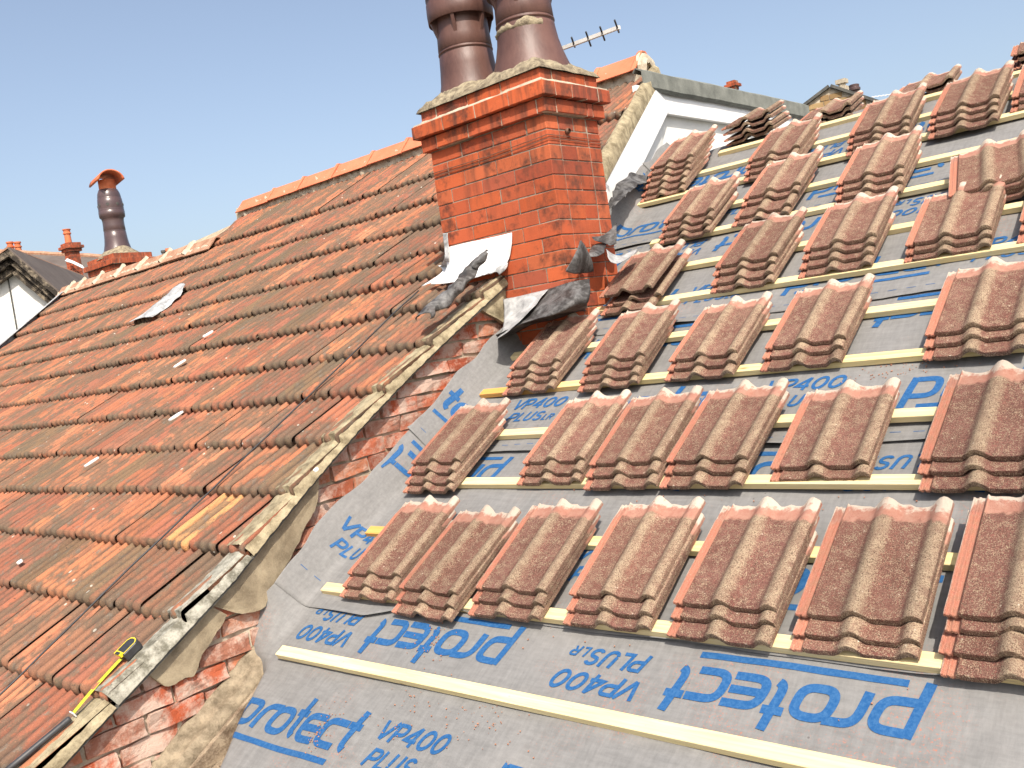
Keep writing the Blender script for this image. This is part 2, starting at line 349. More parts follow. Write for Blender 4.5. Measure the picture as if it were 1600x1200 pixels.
for k in range(-3, 14):
    v0 = COURSES[k + 3] + R.uniform(-.004, .004); GA = COURSES[k + 4] - COURSES[k + 3]
    sh = 0 if k % 2 else TW * .5
    j = 0
    sag = lambda u: .012 * nz(u * .5, v0 * .7)
    while True:
        u1 = -3.30 + sh - j * TW; u0 = u1 - TW; j += 1
        if u0 < -13.9: break
        vm = v0 + GA * .5; um = (u0 + u1) / 2
        if v0 > 6.84: break
        if um < ulef(vm) - .1 or um > uver(vm) + .2: continue
        if vm > 5.90 and um < -10.3: continue
        if v0 < 2 and um < -3.5 - (v0 + 1.2) * 2.2 - 4: continue
        tint = R.choice(PAL); q = R.uniform(.84, 1.15); tint = (tint[0] * q * 1.02, tint[1] * q * .95, tint[2] * q * .80)
        if k == 3 and j == 3: tint = (.60, .27, .075)
        dn = R.uniform(-.004, .005); dv = R.uniform(-.007, .007); tl = R.uniform(-.006, .006); top = min(v0 + GA + .05, 6.84) - v0
        rows = []; cols = []
        R2 = [(-.002, -.050, .5), (-.007, -.036, .5), (-.008, -.020, .6), (-.003, -.007, .8), (.006, -.001, .95), (.020, 0, 1), (.12 * GA / .345, -.014, 1), (.24 * GA / .345, -.029, 1), (1, -.047 if v0 < 5.5 else -.030, .8)]
        for (dy, dz, cf) in R2:
            row = []; cr = []
            for i in range(NS + 1):
                s = SL[i]; u = u0 + s * TW + .001
                p = prof(s)
                y = v0 + dv + (top if dy == 1 else dy - .014 * (p / .022) * (1 if dy < .03 else 0) + .004 * nz(s * 5, v0 * 9, u0 * 7) * (dy < .03))
                if dy <= -.002: zz = dz + p * (.50 if dz < -.045 else .85)
                else: zz = dz + p
                ch = .004 * nz(u * 18, y * 9, 3.1)
                n = NL - .012 + zz + dn + tl * (s - .5) + sag(u) + (ch if dy < .02 else ch * .3)
                uu = min(u, uver(y)); uu = max(uu, ulef(y))
                row.append(Vector((uu, y, n)))
                g = 1.0; dirt_shade = max(0, 1 - p / .016) * .85 + (.4 if s < .04 or s > .97 else 0)  # darker channels and joints: dirt, with the shade beside the ribs painted in
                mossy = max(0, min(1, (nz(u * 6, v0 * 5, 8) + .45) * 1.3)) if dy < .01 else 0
                cc = [tint[a] * g * (1 - mossy) + (.14, .10, .06)[a] * mossy for a in range(3)]; aux.append(dirt_shade)
                cr.append(tuple(cc))
            rows.append(row); cols.append(cr)
        mb.grid(rows, cs=cols)
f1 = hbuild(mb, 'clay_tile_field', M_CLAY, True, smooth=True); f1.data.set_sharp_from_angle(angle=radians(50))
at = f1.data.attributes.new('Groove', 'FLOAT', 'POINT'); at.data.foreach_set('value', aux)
# -- deck under the tiles, the slope behind the ridge and the walls
mb = MB()
mb.add([(-13.3, -.8, NL - .09), (-3.52, -.8, NL - .09), (-3.52, 4.3, NL - .09), (-3.95, 6.82, NL - .09), (-9.9, 6.82, NL - .09), (-13.3, 5.8, NL - .09)], [(0, 1, 2, 3, 4, 5)])
hbuild(mb, 'roof_deck', M_DUSTW, True)
rz = P(0, 6.85, NL); 
mb = MB()
mb.box(-9.85, -4.2, rz.y + .02, rz.y + 5.5, 0, .02, M=Matrix.Translation((0, rz.y, rz.z - .03)) @ Matrix.Rotation(-PIT, 4, 'X') @ Matrix.Translation((0, -rz.y, 0)))
hbuild(mb, 'rear_slope', M_BROWNR)
# -- ridge tiles, each one a part, with collars and a lumpy mortar bed
def ridge_piece(u0, u1, v, n, mat, collar=True, w=.15, bleach=None):
    m = MB(); a = P(0, v, n)
    y, z = a.y, a.z
    def sec(u, g):
        return [(u, y - w - g, z - w * .95 - g * .4), (u, y - w * .45 - g, z - w * .38 + g * .3), (u, y - .02, z + .0 + g), (u, y + .02, z + g), (u, y + w * .45 + g, z - w * .38 + g * .3), (u, y + w + g, z - w * .95)]
    us = [(u0, 0), (u1 - (.045 if collar else 0), 0)]
    if collar: us += [(u1 - .045, .014), (u1 - .03, .02), (u1, .014)]
    m.grid([sec(u, g) for u, g in us])
    o = hbuild(m, 'ridge_tile', mat, solid=.012)
    return o
edges = [-9.93, -9.23, -8.63, -8.0, -7.4, -6.85, -6.25, -5.65, -5.05, -4.45, -4.02]
for a, b in zip(edges[:-1], edges[1:]): ridge_piece(a + .004, b, 6.86, NL + .098 + R.uniform(-.006, .006), M_RIDGE)
edges = [-13.4, -12.79, -12.16, -11.56, -10.96, -10.41, -9.85, -9.3]
for a, b in zip(edges[:-1], edges[1:]): ridge_piece(a + .004, b, 5.86, NL + .045 + R.uniform(-.008, .008), M_OLDR, collar=False, w=.14)
def lumpy(name, pts, wid, hgt, mat, seed=0, plane=True, step=.03, amp=.5):
    """a band of mortar following pts (u, v, n)"""
    rows = []; P0 = [Vector(p) for p in pts]; out = []
    for a, b in zip(P0[:-1], P0[1:]):
        k = max(1, int((b - a).length / step)); out += [a.lerp(b, i / k) for i in range(k)]
    out.append(P0[-1])
    for i, p in enumerate(out):
        t = (out[min(i + 1, len(out) - 1)] - out[max(0, i - 1)]).normalized(); s = Vector((t.y, -t.x, 0))
        row = []
        for j in range(9):
            q = j / 8; e = 1 + amp * nz(i * .35, j * .5 + seed, seed)
            row.append(p + s * (q - .5) * wid * e + Vector((0, 0, hgt * sin(pi * q) * (1 + amp * 1.6 * nz(i * .5, j * .7, seed + 4)))))
        rows.append(row)
    m = MB(); m.grid(rows); return hbuild(m, name, mat, plane, smooth=True)
lumpy('ridge_mortar', [(-9.98, 6.735, NL - .035), (-3.95, 6.735, NL - .035)], .15, .095, M_MORT, 2)
lumpy('ridge_mortar', [(-13.4, 5.74, NL - .02), (-9.35, 5.74, NL - .02)], .085, .05, M_MORT, 5)
for u in [-13.1, -12.75, -12.2, -11.6, -11.0, -10.4, -9.85]:
    lumpy('ridge_mortar', [(u - .03, 5.70, NL + .01), (u + .02, 5.9, NL + .065)], .14, .03, M_MORT, u, step=.02)
# hip edge with pale lead
m = MB(); rows = []
for i in range(40):
    v = 5.85 - i * .13; u = ulef(v)
    rows.append([(u - .05, v, NL - .10), (u - .02, v, NL + .0 + .01 * nz(i * .7, 1)), (u + .04, v - .02, NL + .035), (u + .10, v - .04, NL + .03 + .01 * nz(i, 2))])
m.grid(rows); hbuild(m, 'edge_flashing', M_LEADB, True, solid=.003)
m = MB(); a = [P(ulef(v), v, NL - .05) for v in (5.85, 3, 0)]
m.prism([a[0], a[2], Vector((a[2].x, a[2].y, 0)), Vector((a[0].x, a[0].y, 0))], Vector((.2, 0, 0))); hbuild(m, 'wall', M_WALLR)
# -- party wall in rough brick, courses level, clipped along the two slopes
def brickwork(mb, x, y0, y1, z0, z1, bl, bh, jt, dep_, pal, axis='y', jit=.002, face=.0, off0=0, half=.5):
    k = 0; z = z0
    while z < z1:
        o = (k % 2) * half * bl + off0; y = y0 - o
        while y < y1:
            a = max(y, y0) + jt / 2; b = min(y + bl, y1) - jt / 2
            if b - a > .02:
                c = R.choice(pal); q = R.uniform(.85, 1.12); c = tuple(i * q for i in c); f = R.uniform(-face, face)
                if axis == 'y': mb.box(x - dep_, x + f, a, b, z + jt / 2, z + bh - jt / 2, c, jit)
                else: mb.box(a, b, x + f, x + dep_, z + jt / 2, z + bh - jt / 2, c, jit)
            y += bl
        z += bh; k += 1
OLDP = [(.40, .085, .035), (.36, .10, .05), (.44, .13, .07), (.30, .07, .035), (.46, .17, .09), (.34, .14, .09), (.42, .10, .045)]
mb = MB(); brickwork(mb, -3.338, -.4, 3.78, -1.9 + CZ, .75 + CZ, .236, .079, .014, .09, OLDP, jit=.006, face=.010)
bm = bmesh.new(); 
def tobm(mbx):
    me = bpy.data.meshes.new('t'); me.from_pydata([tuple(v) for v in mbx.v], [], mbx.f)
    at = me.color_attributes.new('Col', 'FLOAT_COLOR', 'POINT'); at.data.foreach_set('color', [x for c in mbx.c for x in (*c, 1)])
    return me
me = tobm(mb); bm.from_mesh(me)
for co, no in ((P(0, 0, NL - .064), N), (P(0, 0, -.35), -N)):
    g = bm.verts[:] + bm.edges[:] + bm.faces[:]
    r = bmesh.ops.bisect_plane(bm, geom=g, plane_co=co, plane_no=no, clear_outer=True)
    bmesh.ops.holes_fill(bm, edges=[e for e in bm.edges if e.is_boundary], sides=8)
bmesh.ops.recalc_face_normals(bm, faces=bm.faces)
bmesh.ops.subdivide_edges(bm, edges=[e for e in bm.edges if e.calc_length() > .05], cuts=2, use_grid_fill=True)
RPI = RP.inverted()
for v in bm.verts:
    q = v.co; vb_ = (RPI @ q).y; q = q - Vector((bow(vb_), 0, 0)); v.co = q + Vector((.012 * nz(q.y * 14, q.z * 14, 2), .006 * nz(q.y * 20, q.z * 20, 5), .006 * nz(q.y * 20, q.z * 20, 9)))
bm.to_mesh(me); bm.free(); me.name = 'party_wall'
o = link('party_wall', me, house, M_OLDBR); o.matrix_parent_inverse = HINV
mm = o.modifiers.new('b', 'BEVEL'); mm.width = .006; mm.segments = 2; mm.limit_method = 'ANGLE'
# mortar face behind the bricks, bumpy
rows = []
for i in range(130):
    v = -.3 + i * .036
    rows.append([Vector((-3.358 - bow(v) + .014 * nz(i * .45, j * .6, 7) + (.006 if nz(i * .12, j * .3) > .1 else 0), v + .0, -.35 + j * .0318)) for j in range(21)])
m = MB(); m.grid(rows); hbuild(m, 'wall_mortar', M_MORT, True, smooth=True)
# render patches left on the wall under the verge
def slab(name, poly, x, th, mat, seed):
    """irregular thin slab on the wall, poly of (v, n)"""
    v0_ = min(p[0] for p in poly); v1_ = max(p[0] for p in poly); front = []; K = 40
    for i in range(K + 1):
        v = v0_ + (v1_ - v0_) * min(max(i / K, .002), .998); ns = []
        for a, b in zip(poly, poly[1:] + poly[:1]):
            if (a[0] - v) * (b[0] - v) < 0: ns.append(a[1] + (b[1] - a[1]) * (v - a[0]) / (b[0] - a[0]))
        lo, hi = (min(ns), max(ns)) if ns else (.2, .2)
        lo += .014 * nz(v * 14, seed) + .005 * nz(v * 50, seed)
        r = [Vector((x - th - bow(v), v, lo)), Vector((x - .004 - bow(v), v, lo + .002))]
        r += [Vector((x - bow(v) + .004 * nz(v * 9, j * .5, seed), v, lo + (hi - lo) * j / 6)) for j in range(7)]
        front.append(r)
    m = MB(); m.grid(front); o = fixnorm(hbuild(m, name, mat, True, smooth=False)); return o
slab('mortar_patch', [(1.13, .302), (1.90, .302), (1.80, .21), (1.62, .17), (1.45, .13), (1.30, .10), (1.20, .17)], -3.312, .03, M_VERGE2, 1)
slab('mortar_patch', [(.80, .302), (1.13, .302), (1.16, .21), (1.0, .18), (.92, .14), (.82, .20)], -3.312, .03, M_VERGE2, 3)
slab('mortar_patch', [(3.20, .302), (3.52, .302), (3.50, .02), (3.42, .02), (3.30, .14)], -3.30, .03, M_VERGE, 12)
# -- verge: mortar bedding stepping with the courses, over a thin undercloak
vv = COURSES[:15]
for lo_q, hi_q, mt in ((0, 4, M_VERGE), (4, 6, M_VERGEG), (6, 16, M_VERGE)):
    rows = []
    for q in range(lo_q, min(hi_q, len(vv) - 1)):
        a, b = vv[q], vv[q + 1]
        for i in range(34):
            t = i / 34; v = a + (b - a) * t
            if v > 4.4: break
            st = (1 - t) * .026 + (.004 if t < .06 else 0)
            top = NL - .016 + st + .005 * nz(v * 22, q); wd = .006 * nz(v * 9, q, 4) + .0025 * nz(v * 45, 2)
            bot = NL - .054 + .004 * nz(v * 25, 3) + .003 * nz(v * 60, 8)
            x = -3.286 - bow(v) + wd + .004 * nz(v * 40, 1)
            bb = bow(v); e1 = .004 * nz(v * 30, 9); rows.append([(-3.43 - bb, v, top - .016), (-3.37 - bb, v, top - .006), (-3.335 - bb + wd, v, top - .004), (-3.322 - bb + wd, v, top), (-3.302 - bb + wd * .5, v, top - .016 + e1), (-3.284 - bb + wd * .4, v, (top + bot) / 2 - .008 - e1), (-3.276 - bb + wd * .3, v, bot + .004), (-3.28 - bb, v, bot), (-3.34 - bb, v, bot - .002)])
    m = MB(); m.grid(rows); hbuild(m, 'verge_mortar', mt, True, smooth=False)
m = MB()
rows = []
for q in range(150):
    v = -.75 + q * .0345; bb = bow(v) - .0025 * nz(v * 4, 3)
    rows.append([(-3.44 - bb, v, NL - .062), (-3.283 - bb, v, NL - .062), (-3.283 - bb, v, NL - .055), (-3.44 - bb, v, NL - .055)])
m.grid(rows, close=True)
hbuild(m, 'undercloak', M_SLATE, True)
# upper verge beyond the chimney
rows = []
for i in range(40):
    v = 4.3 + i * .064; x = uver(v); st = .012
    rows.append([(x - .05, v, NL - .02 + st), (x + .0, v, NL - .0 + st), (x + .035 + .006 * nz(v * 16, 2), v, NL - .03 + .5 * st), (x + .03, v, NL - .11)])
m = MB(); m.grid(rows); hbuild(m, 'verge_mortar', M_VERGE, True, smooth=True)
m = MB(); t0 = 4.3; t1 = 6.72
m.prism([Vector((uver(t0) + .035, t0, NL - .11)), Vector((uver(t1) + .035, t1, NL - .11)), Vector((uver(t1) + .035, t1, NL - .33)), Vector((uver(t0) + .035, t0, NL - .33))], Vector((-.03, 0, 0)))
hbuild(m, 'bargeboard', M_WHITE, True)
# rear flat roofed extension: white cheek, white fascia, grey felt edge
xf = -3.86
pts = [onx(1010, 112, xf), onx(1257, 161, xf), onx(1257, 186, xf), onx(1000, 141, xf)]
zt = (pts[0].z + pts[1].z) / 2; zb = (pts[2].z + pts[3].z) / 2; ya = pts[3].y; yb = pts[1].y
zc = onx(1003, 171, xf).z
m = MB(); rows = []
for i in range(30):
    y = ya + .0 + (yb - ya) * i / 29; e = .006 * nz(y * 3, 2)
    rows.append([(xf + .015, y, zb + e), (xf + .035, y, zb + .02 + e), (xf + .03, y, zt - .03 + e), (xf - .02, y, zt + e), (xf - (3 if y > 7.0 else .04), y, zt + (.02 if y > 7.0 else -.03))])
m.grid(rows); hbuild(m, 'felt_edge', M_FELT, smooth=False, solid=.01)
m = MB(); m.box(xf - .035, xf, ya - .05, yb, zc, zb + .03); m.box(xf - .12, xf - .037, ya, yb, zc + .004, zc + .03); hbuild(m, 'fascia', M_WHITE)
m = MB(); 
def zr_(y): q = (y - P(0, 0, NL - .3).y) / V.y; return P(0, q, NL - .3).z
ys = 4.3
while zr_(ys) < zc: ys += .02
rows = []
for i in range(60):
    y = 4.6 + (yb - 4.6) * i / 59; q = (y - P(0, 0, NL - .3).y) / V.y
    xw = max(xf - .06, uver(q) - .015) if y < ys else xf - .06; ztp = zr_(y) + .02 if y < ys else zc + .02
    rows.append([(xw, y, ztp + (zc - 3.5 - ztp) * j / 3) for j in range(4)] + [(xw - .16, y, zc - 3.5), (xw - .16, y, ztp)])
m.grid(rows); hbuild(m, 'extension_wall', M_RENDER)
# end mortar of the ridge
a = P(-4.0, 6.86, NL + .09); m = MB(); m.lathe([(.001, .012), (.05, .01), (.10, 0), (.13, -.03)], seg=16, M=Matrix.Translation(a) @ Matrix.Rotation(pi / 2, 4, 'Y') @ Matrix.Translation((.09, 0, 0)))
for v in m.v: v += Vector((.02 * nz(v.y * 9, v.z * 9), 0, .02 * nz(v.y * 9, v.z * 9, 4)))
hbuild(m, 'ridge_mortar', M_MORT)
# walls down to the ground
for bx in ((-3.6, -3.4, .6, 3.9, 0, P(0, .6, -.2).z), (-13.0, -3.6, .8, .95, 0, P(0, .9, .1).z), (-13, -3.9, 10.0, 10.2, 0, zt - .1)):
    m = MB(); m.box(*bx); hbuild(m, 'wall', M_WALLR)

# ================================================================== HOUSE BEING RE-ROOFED (right)
h2 = empty('house_under_repair', (-1, 3, 0)); tag(h2, 'house with its roof stripped, old rafters and rubble showing beside the grey sheets', 'house')
H2 = Matrix.Translation((1, -3, 0))
def h2build(mb, name, mat, plane=False, **k):
    o = mb.build(name, mat, **k); o.parent = h2; o.matrix_parent_inverse = H2
    if plane: o.matrix_basis = RP
    return o
for u in [-3.0 + .42 * k for k in range(1, 11)]:
    m = MB(); m.box(u - .025, u + .025, -.2, 5.4, -.15, -.012, None, .002); h2build(m, 'rafter', M_DUSTW, True)
ry = P(0, 5.46, 0)
m = MB(); m.box(-3.3, 1.4, 0, 5.2, -.02, 0, M=Matrix.Translation((0, ry.y, ry.z - .01)) @ Matrix.Rotation(-PIT, 4, 'X')); h2build(m, 'rear_slope', M_MEM)
for bx in ((-3.36, 1.4, .25, .45), (-3.36, 1.4, 8.9, 9.1), (1.2, 1.4, .45, 8.9)):
    m = MB(); m.box(*bx, 0, P(0, .35, -.15).z); h2build(m, 'wall', M_WALLR)
m = MB(); m.box(-3.2, 1.3, .45, 8.8, 3.6, 3.7); h2build(m, 'ceiling_boards', M_DUSTW)
# dusty timber and rubble ledge at the foot of the party wall
rows = []
for i in range(70):
    v = -.45 + i * .032
    rows.append([(-3.345 + j * .0125 + .010 * nz(i * .3, 5) * (j > 4), v, .010 * nz(i * .3, j * .4) + .006 * nz(i * .9, j) - .004 * j + (.018 if j < 2 else 0) + (-.02 * (j - 6) if j > 6 else 0)) for j in range(9)])
m = MB(); m.grid(rows); h2build(m, 'mortar_ledge', M_VERGEG2, True, smooth=True, solid=.03)
m = MB(); m.box(-3.252, -3.23, -.45, 1.45, -.20, -.06, None, .004); h2build(m, 'edge_board', M_RUBBLE, True)
rows = []
for i in range(80):
    v = -.45 + i * .024
    rows.append([(-3.225 + j * .024, v, -.13 + .035 * nz(i * .22, j * .22, 3) + .02 * nz(i * .8, j * .8, 1)) for j in range(46)])
m = MB(); m.grid(rows); h2build(m, 'rubble_bed', M_RUBBLE, True, smooth=False)
m = MB()
for i in range(34):
    u = R.uniform(-3.2, -2.7); v = R.uniform(.2, 1.05); s = R.uniform(.010, .04); M_ = Matrix.Translation((u, v, -.12)) @ Matrix.Rotation(R.uniform(0, 3), 4, 'Z') @ Matrix.Rotation(R.uniform(-.5, .5), 4, 'X')
    m.box(-s, s, -s * .6, s * .6, -s * .4, s * .5, R.choice(OLDP), s * .2, M=M_)
o = h2build(m, 'rubble', M_RUBBLE, True); o['kind'] = 'stuff'

# ================================================================== UNDERLAY SHEETS WITH PRINTED WRITING
def u0f(v): return -3.205 if v > 1.2 else -3.205 + .50 * (1.2 - v) ** 1.25
def curlf(v):
    # upturn against the wall; near the bottom it curls over the other way
    return max(-1.0, min(1.0, (v - 1.15) / .22))
def wr(u, v):
    a = .013 * nz(u * 1.1, v * 2.1, 1.5) + .007 * nz(u * 3 + v * 2, v * 6, 2.5) + .0022 * nz(u * 13, v * 15, 6)
    e = u - u0f(v)
    if e < .35: a += .012 * (1 - e / .35) * nz(v * 5.0, u * 5, 9)
    if v < 1.1: a += .005 * sin(9 * u + 7 * v)
    return a
def sheetpos(s, v, base, lift=0.0):
    u0 = u0f(v); d = u0 - s; n0 = base + wr(max(s, u0), v)
    if d <= 0: return Vector((s, v, n0 + lift))
    c = curlf(v)
    if c > 0:
        r = .055; mx = 1.05 * c + .02; th = min(d / r, mx); ex = max(0, d - r * mx)
        du = r * sin(th) + ex * cos(mx); dn = r * (1 - cos(th)) + ex * sin(mx)
        n = Vector((sin(th), 0, cos(th))); du = min(du, .153 + .01 * nz(v * 9, 1))
        return Vector((u0 - du, v + .02 * nz(v * 4, 5) * d * 5, n0 + dn + .02 * nz(v * 6, d * 5) * min(1, d * 8))) + n * lift
    r = .045; mx = 2.9 * (-c) + .02; th = min(d / r, mx); ex = max(0, d - r * mx)
    du = r * sin(th) + ex * cos(mx); dn = r * (1 - cos(th)) + ex * sin(mx)
    n = Vector((-sin(th), 0, cos(th)))
    return Vector((u0 - du, v, n0 - dn)) + n * lift
SHEETS = [(.05, 1.55, 0), (1.468, 2.47, 1), (2.362, 3.345, 2), (3.27, 4.30, 3), (4.225, 5.20, 4), (5.12, 5.50, 5)]
SLAB = ['lowest grey underlay sheet, large blue lettering, bare between the bottom battens', 'second grey underlay sheet up, under the nearest row of tile stacks',
        'third grey underlay sheet up, blue lettering between the second and third tile rows', 'fourth grey underlay sheet up, running from the lead apron at the chimney foot',
        'fifth grey underlay sheet up, passing right of the chimney', 'topmost narrow grey underlay strip along the bare ridge']
# ---- stroke lettering
def sup(cx, cy, rx, ry, a0, a1, k=16, p=2.9):
    out = []
    for i in range(k + 1):
        a = radians(a0 + (a1 - a0) * i / k); c, s = cos(a), sin(a)
        out.append((cx + rx * math.copysign(abs(c) ** (2 / p), c), cy + ry * math.copysign(abs(s) ** (2 / p), s)))
    return out
LOGO = {'p': [([(.1, -.46), (.1, 1.0)], 0), ([(.15, .9), (.5, .9)] + sup(.5, .5, .4, .4, 90, -90) + [(.15, .1)], 0)],
        'r': [([(.1, 0), (.1, .5)] + sup(.5, .5, .4, .4, 180, 90, 8) + [(.8, .9)], 0)],
        'o': [(sup(.5, .5, .4, .4, 0, 360, 36)[:-1], 1)],
        't': [([(.3, 1.45), (.3, .5)] + sup(.65, .45, .35, .35, 180, 250, 6), 0), ([(.02, .9), (.20, .9)], 0), ([(.40, .9), (.55, .9)], 0)],
        'e': [([(1.0, .9), (.5, .9)] + sup(.5, .5, .4, .4, 90, 270) + [(1.0, .1)], 0), ([(.2, .5), (.97, .5)], 0)],
        'c': [([(.95, .9), (.5, .9)] + sup(.5, .5, .4, .4, 90, 270) + [(.95, .1)], 0)]}
CAPS = {'V': [([(0, 1), (.33, .05)], 0), ([(.33, .05), (.78, 1)], 0)], 'P': [([(.1, 0), (.1, 1)], 0), ([(.12, .92), (.45, .92)] + sup(.45, .68, .24, .24, 90, -90, 10, 2.2) + [(.12, .44)], 0)],
        '4': [([(.56, 0), (.56, 1)], 0), ([(.56, .96), (.04, .3), (.76, .3)], 0)], '0': [(sup(.38, .5, .31, .42, 0, 360, 28, 2.1)[:-1], 1)],
        'L': [([(.1, 1), (.1, .08), (.6, .08)], 0)], 'U': [([(.1, 1), (.1, .35)] + sup(.38, .36, .28, .28, 180, 360, 12, 2.2) + [(.66, 1)], 0)],
        'S': [(sup(.36, .71, .25, .21, 20, 225, 10, 2.1) + [(.36, .50)] + sup(.36, .29, .25, .21, 60, -160, 10, 2.1), 0)],
        'R': [([(.1, 0), (.1, 1)], 0), ([(.12, .92), (.45, .92)] + sup(.45, .7, .24, .22, 90, -90, 10, 2.2) + [(.12, .48)], 0), ([(.4, .45), (.66, 0)], 0)]}
def strokes():
    out = []
    def put(gl, x, y, s, w, sh, sx=1.0):
        for pts, cl in gl: out.append(([((x + (a * sx + sh * b) * s), y + b * s) for a, b in pts], cl, w))
    S = .112
    for ch, x in (('p', 0), ('r', 1.13), ('o', 1.78), ('t', 2.82), ('e', 3.42), ('c', 4.45), ('t', 5.42)): put(LOGO[ch], x * S, 0, S, .235 * S, .16)
    out.append(([(.055 + .0, -.375 * S), (5.62 * S, -.375 * S)], 0, .19 * S))
    x = .755; C = .072
    for ch, adv in (('V', .80), ('P', .80), ('4', .86), ('0', .84), ('0', .84)): put(CAPS[ch], x, .082, C, .19 * C, .32, 1.0); x += adv * C * 1.06
    x = .775; C = .066
    for ch, adv in (('P', .80), ('L', .70), ('U', .84), ('S', .78)): put(CAPS[ch], x, -.012, C, .19 * C, .32); x += adv * C * 1.05
    x += .005; C = .040
    for ch, adv in (('L', .72), ('R', .7)): put(CAPS[ch], x, -.012, C, .19 * C, .32); x += adv * C * 1.1
    return out
STROKES = strokes()
def ribbon(pts, closed, w):
    den = []; n = len(pts)
    for i in range(n if closed else n - 1):
        a = Vector(pts[i]); b = Vector(pts[(i + 1) % n]); L = (b - a).length
        if L < 1e-6: continue
        k = max(1, int(L / .012)); den += [a.lerp(b, j / k) for j in range(k)]
    if not closed: den.append(Vector(pts[-1]))
    m = len(den); A = []; B = []
    for i in range(m):
        p = den[i]
        q0 = den[(i - 1) % m] if (closed or i > 0) else None; q1 = den[(i + 1) % m] if (closed or i < m - 1) else None
        t0 = (p - q0).normalized() if q0 is not None else None; t1 = (q1 - p).normalized() if q1 is not None else None
        t0 = t0 or t1; t1 = t1 or t0
        n0 = Vector((-t0.y, t0.x)); n1 = Vector((-t1.y, t1.x)); nn = (n0 + n1)
        nn = nn.normalized() if nn.length > .1 else n0
        sc_ = min(1.6, 1 / max(.3, nn.dot(n0)))
        A.append(p + nn * w / 2 * sc_); B.append(p - nn * w / 2 * sc_)
    return A, B
def write(mb, base, ou, ov, flip, umin, umax, vmin, vmax):
    for q, (pts, cl, w_) in enumerate(STROKES):
        A, B = ribbon(pts, cl, w_); rows = []
        bad = False
        for a, b in zip(A, B):
            row = []
            for k in range(4):
                c = a.lerp(b, k / 3); x, y = (c.x, c.y) if not flip else (-c.x, -c.y)
                s, v = ou + x, ov + y
                if s < umin or s > umax or v < vmin or v > vmax: bad = True
                s = min(max(s, umin), umax); v = min(max(v, vmin), vmax)
                row.append(sheetpos(s, v, base(v), .0018 + .00025 * (q % 6)))
            rows.append(row)
        if cl: rows.append(rows[0])
        # drop the pieces that fall outside the sheet
        mb_rows = [rows[0]]
        for i in range(1, len(rows)):
            mb.grid([rows[i - 1], rows[i]])
TEXT = {0: [(-3.15, .862, 0), (-.775, 1.400, 1)], 1: [(-3.45 + .65, 1.68, 0), (-1.42, 2.288, 1)], 2: [(-1.115, 2.600, 0), (-1.95, 3.215, 1)], 3: [(-3.12, 3.46, 0), (-1.72, 4.13, 1)], 4: [(-3.30, 4.42, 0), (-1.2, 5.05, 1)]}
for (lo, hi, i), lab in zip(SHEETS, SLAB):
    NU, NV = 230, int((hi - lo) / .018)
    rows = []
    def base(v, lo=lo, hi=hi): return .0005 + .0055 * max(0, 1 - (v - lo) / .6)
    smin = -3.40 - .0
    for b in range(NV + 1):
        v = lo + (hi - lo) * b / NV; row = []
        for a in range(NU + 1):
            s0 = u0f(v) - (.20 + .035 * nz(v * 3.1, 4) if v > 1.1 else .17)
            s = s0 + (1.2 - s0) * (a / NU) ** 1.25
            e = v - lo; lf = 0
            if e < .07 and i > 0: lf = (1 - e / .07) ** 2 * max(0, .022 * nz(s * 2.3, i * 3.3) + .004)
            vv_ = v + (.006 * nz(s * 3, i * 5) if b == 0 else 0) - (.075 * max(0, min(1, (-2.55 - s) / .3)) * max(0, 1 - e / .35) if i == 1 else 0)
            row.append(sheetpos(s, vv_, base(v) + lf))
        rows.append(row)
    m = MB(); m.grid(rows)
    o = m.build('underlay_sheet', M_MEM, None, RP, True, solid=.0006); tag(o, lab, 'roofing sheet', 'grey underlay sheets')
    if i in TEXT:
        m = MB()
        for ou, ov, fl in TEXT[i]:
            for k in range(-3, 4):
                oo = ou + 1.30 * k
                if -4.3 < oo < 1.6:
                    lo_u = -3.205 - .19
                    # clip by u in the writer
                    if fl and oo < -3.2: continue
                    if not fl and oo > 1.0: continue
                    write(m, base, oo, ov, fl, -3.385, 1.15, lo + .004, hi - .004)
        # dashed lap lines
        for vl in (lo + .055, lo + .93):
            s = -3.36
            while s < 1.1:
                if vl < hi - .02 and i > 0: m.grid([[sheetpos(s + .012 * q, vl - .0015, base(vl), .0014), sheetpos(s + .012 * q, vl + .0015, base(vl), .0014)] for q in range(4)])
                s += .075
        t = m.build('printed_lettering', M_INK, o); 
bpy.context.view_layer.update()

# ================================================================== BATTENS
BV = [(1.150, -3.14, 'lowest bare batten, below the nearest row of tile stacks'), (1.478, -3.19, 'batten holding up the noses of the nearest row of tile stacks'), (1.81, -3.215, 'batten under the heads of the nearest row of tile stacks'),
      (2.130, -3.19, 'batten under the noses of the second row of tile stacks'), (2.458, -2.90, 'batten behind the heads of the second row of tile stacks'), (2.803, -3.235, 'batten under the noses of the third row, stained orange at its left end'),
      (3.125, -3.24, 'batten under the heads of the third row of tile stacks'), (3.475, -2.97, 'batten just right of the curled lead apron, under the fourth row noses'), (3.808, -2.97, 'short ended batten level with the foot of the chimney'),
      (4.165, -2.87, 'batten under the noses of the fifth row, right of the chimney'), (4.465, -2.90, 'batten touching the right side of the chimney'), (4.785, -3.38, 'batten under the six high tile stack'), (5.06, -3.385, 'batten above the six high tile stack near the ridge'), (5.33, -2.9, 'topmost batten along the bare ridge')]
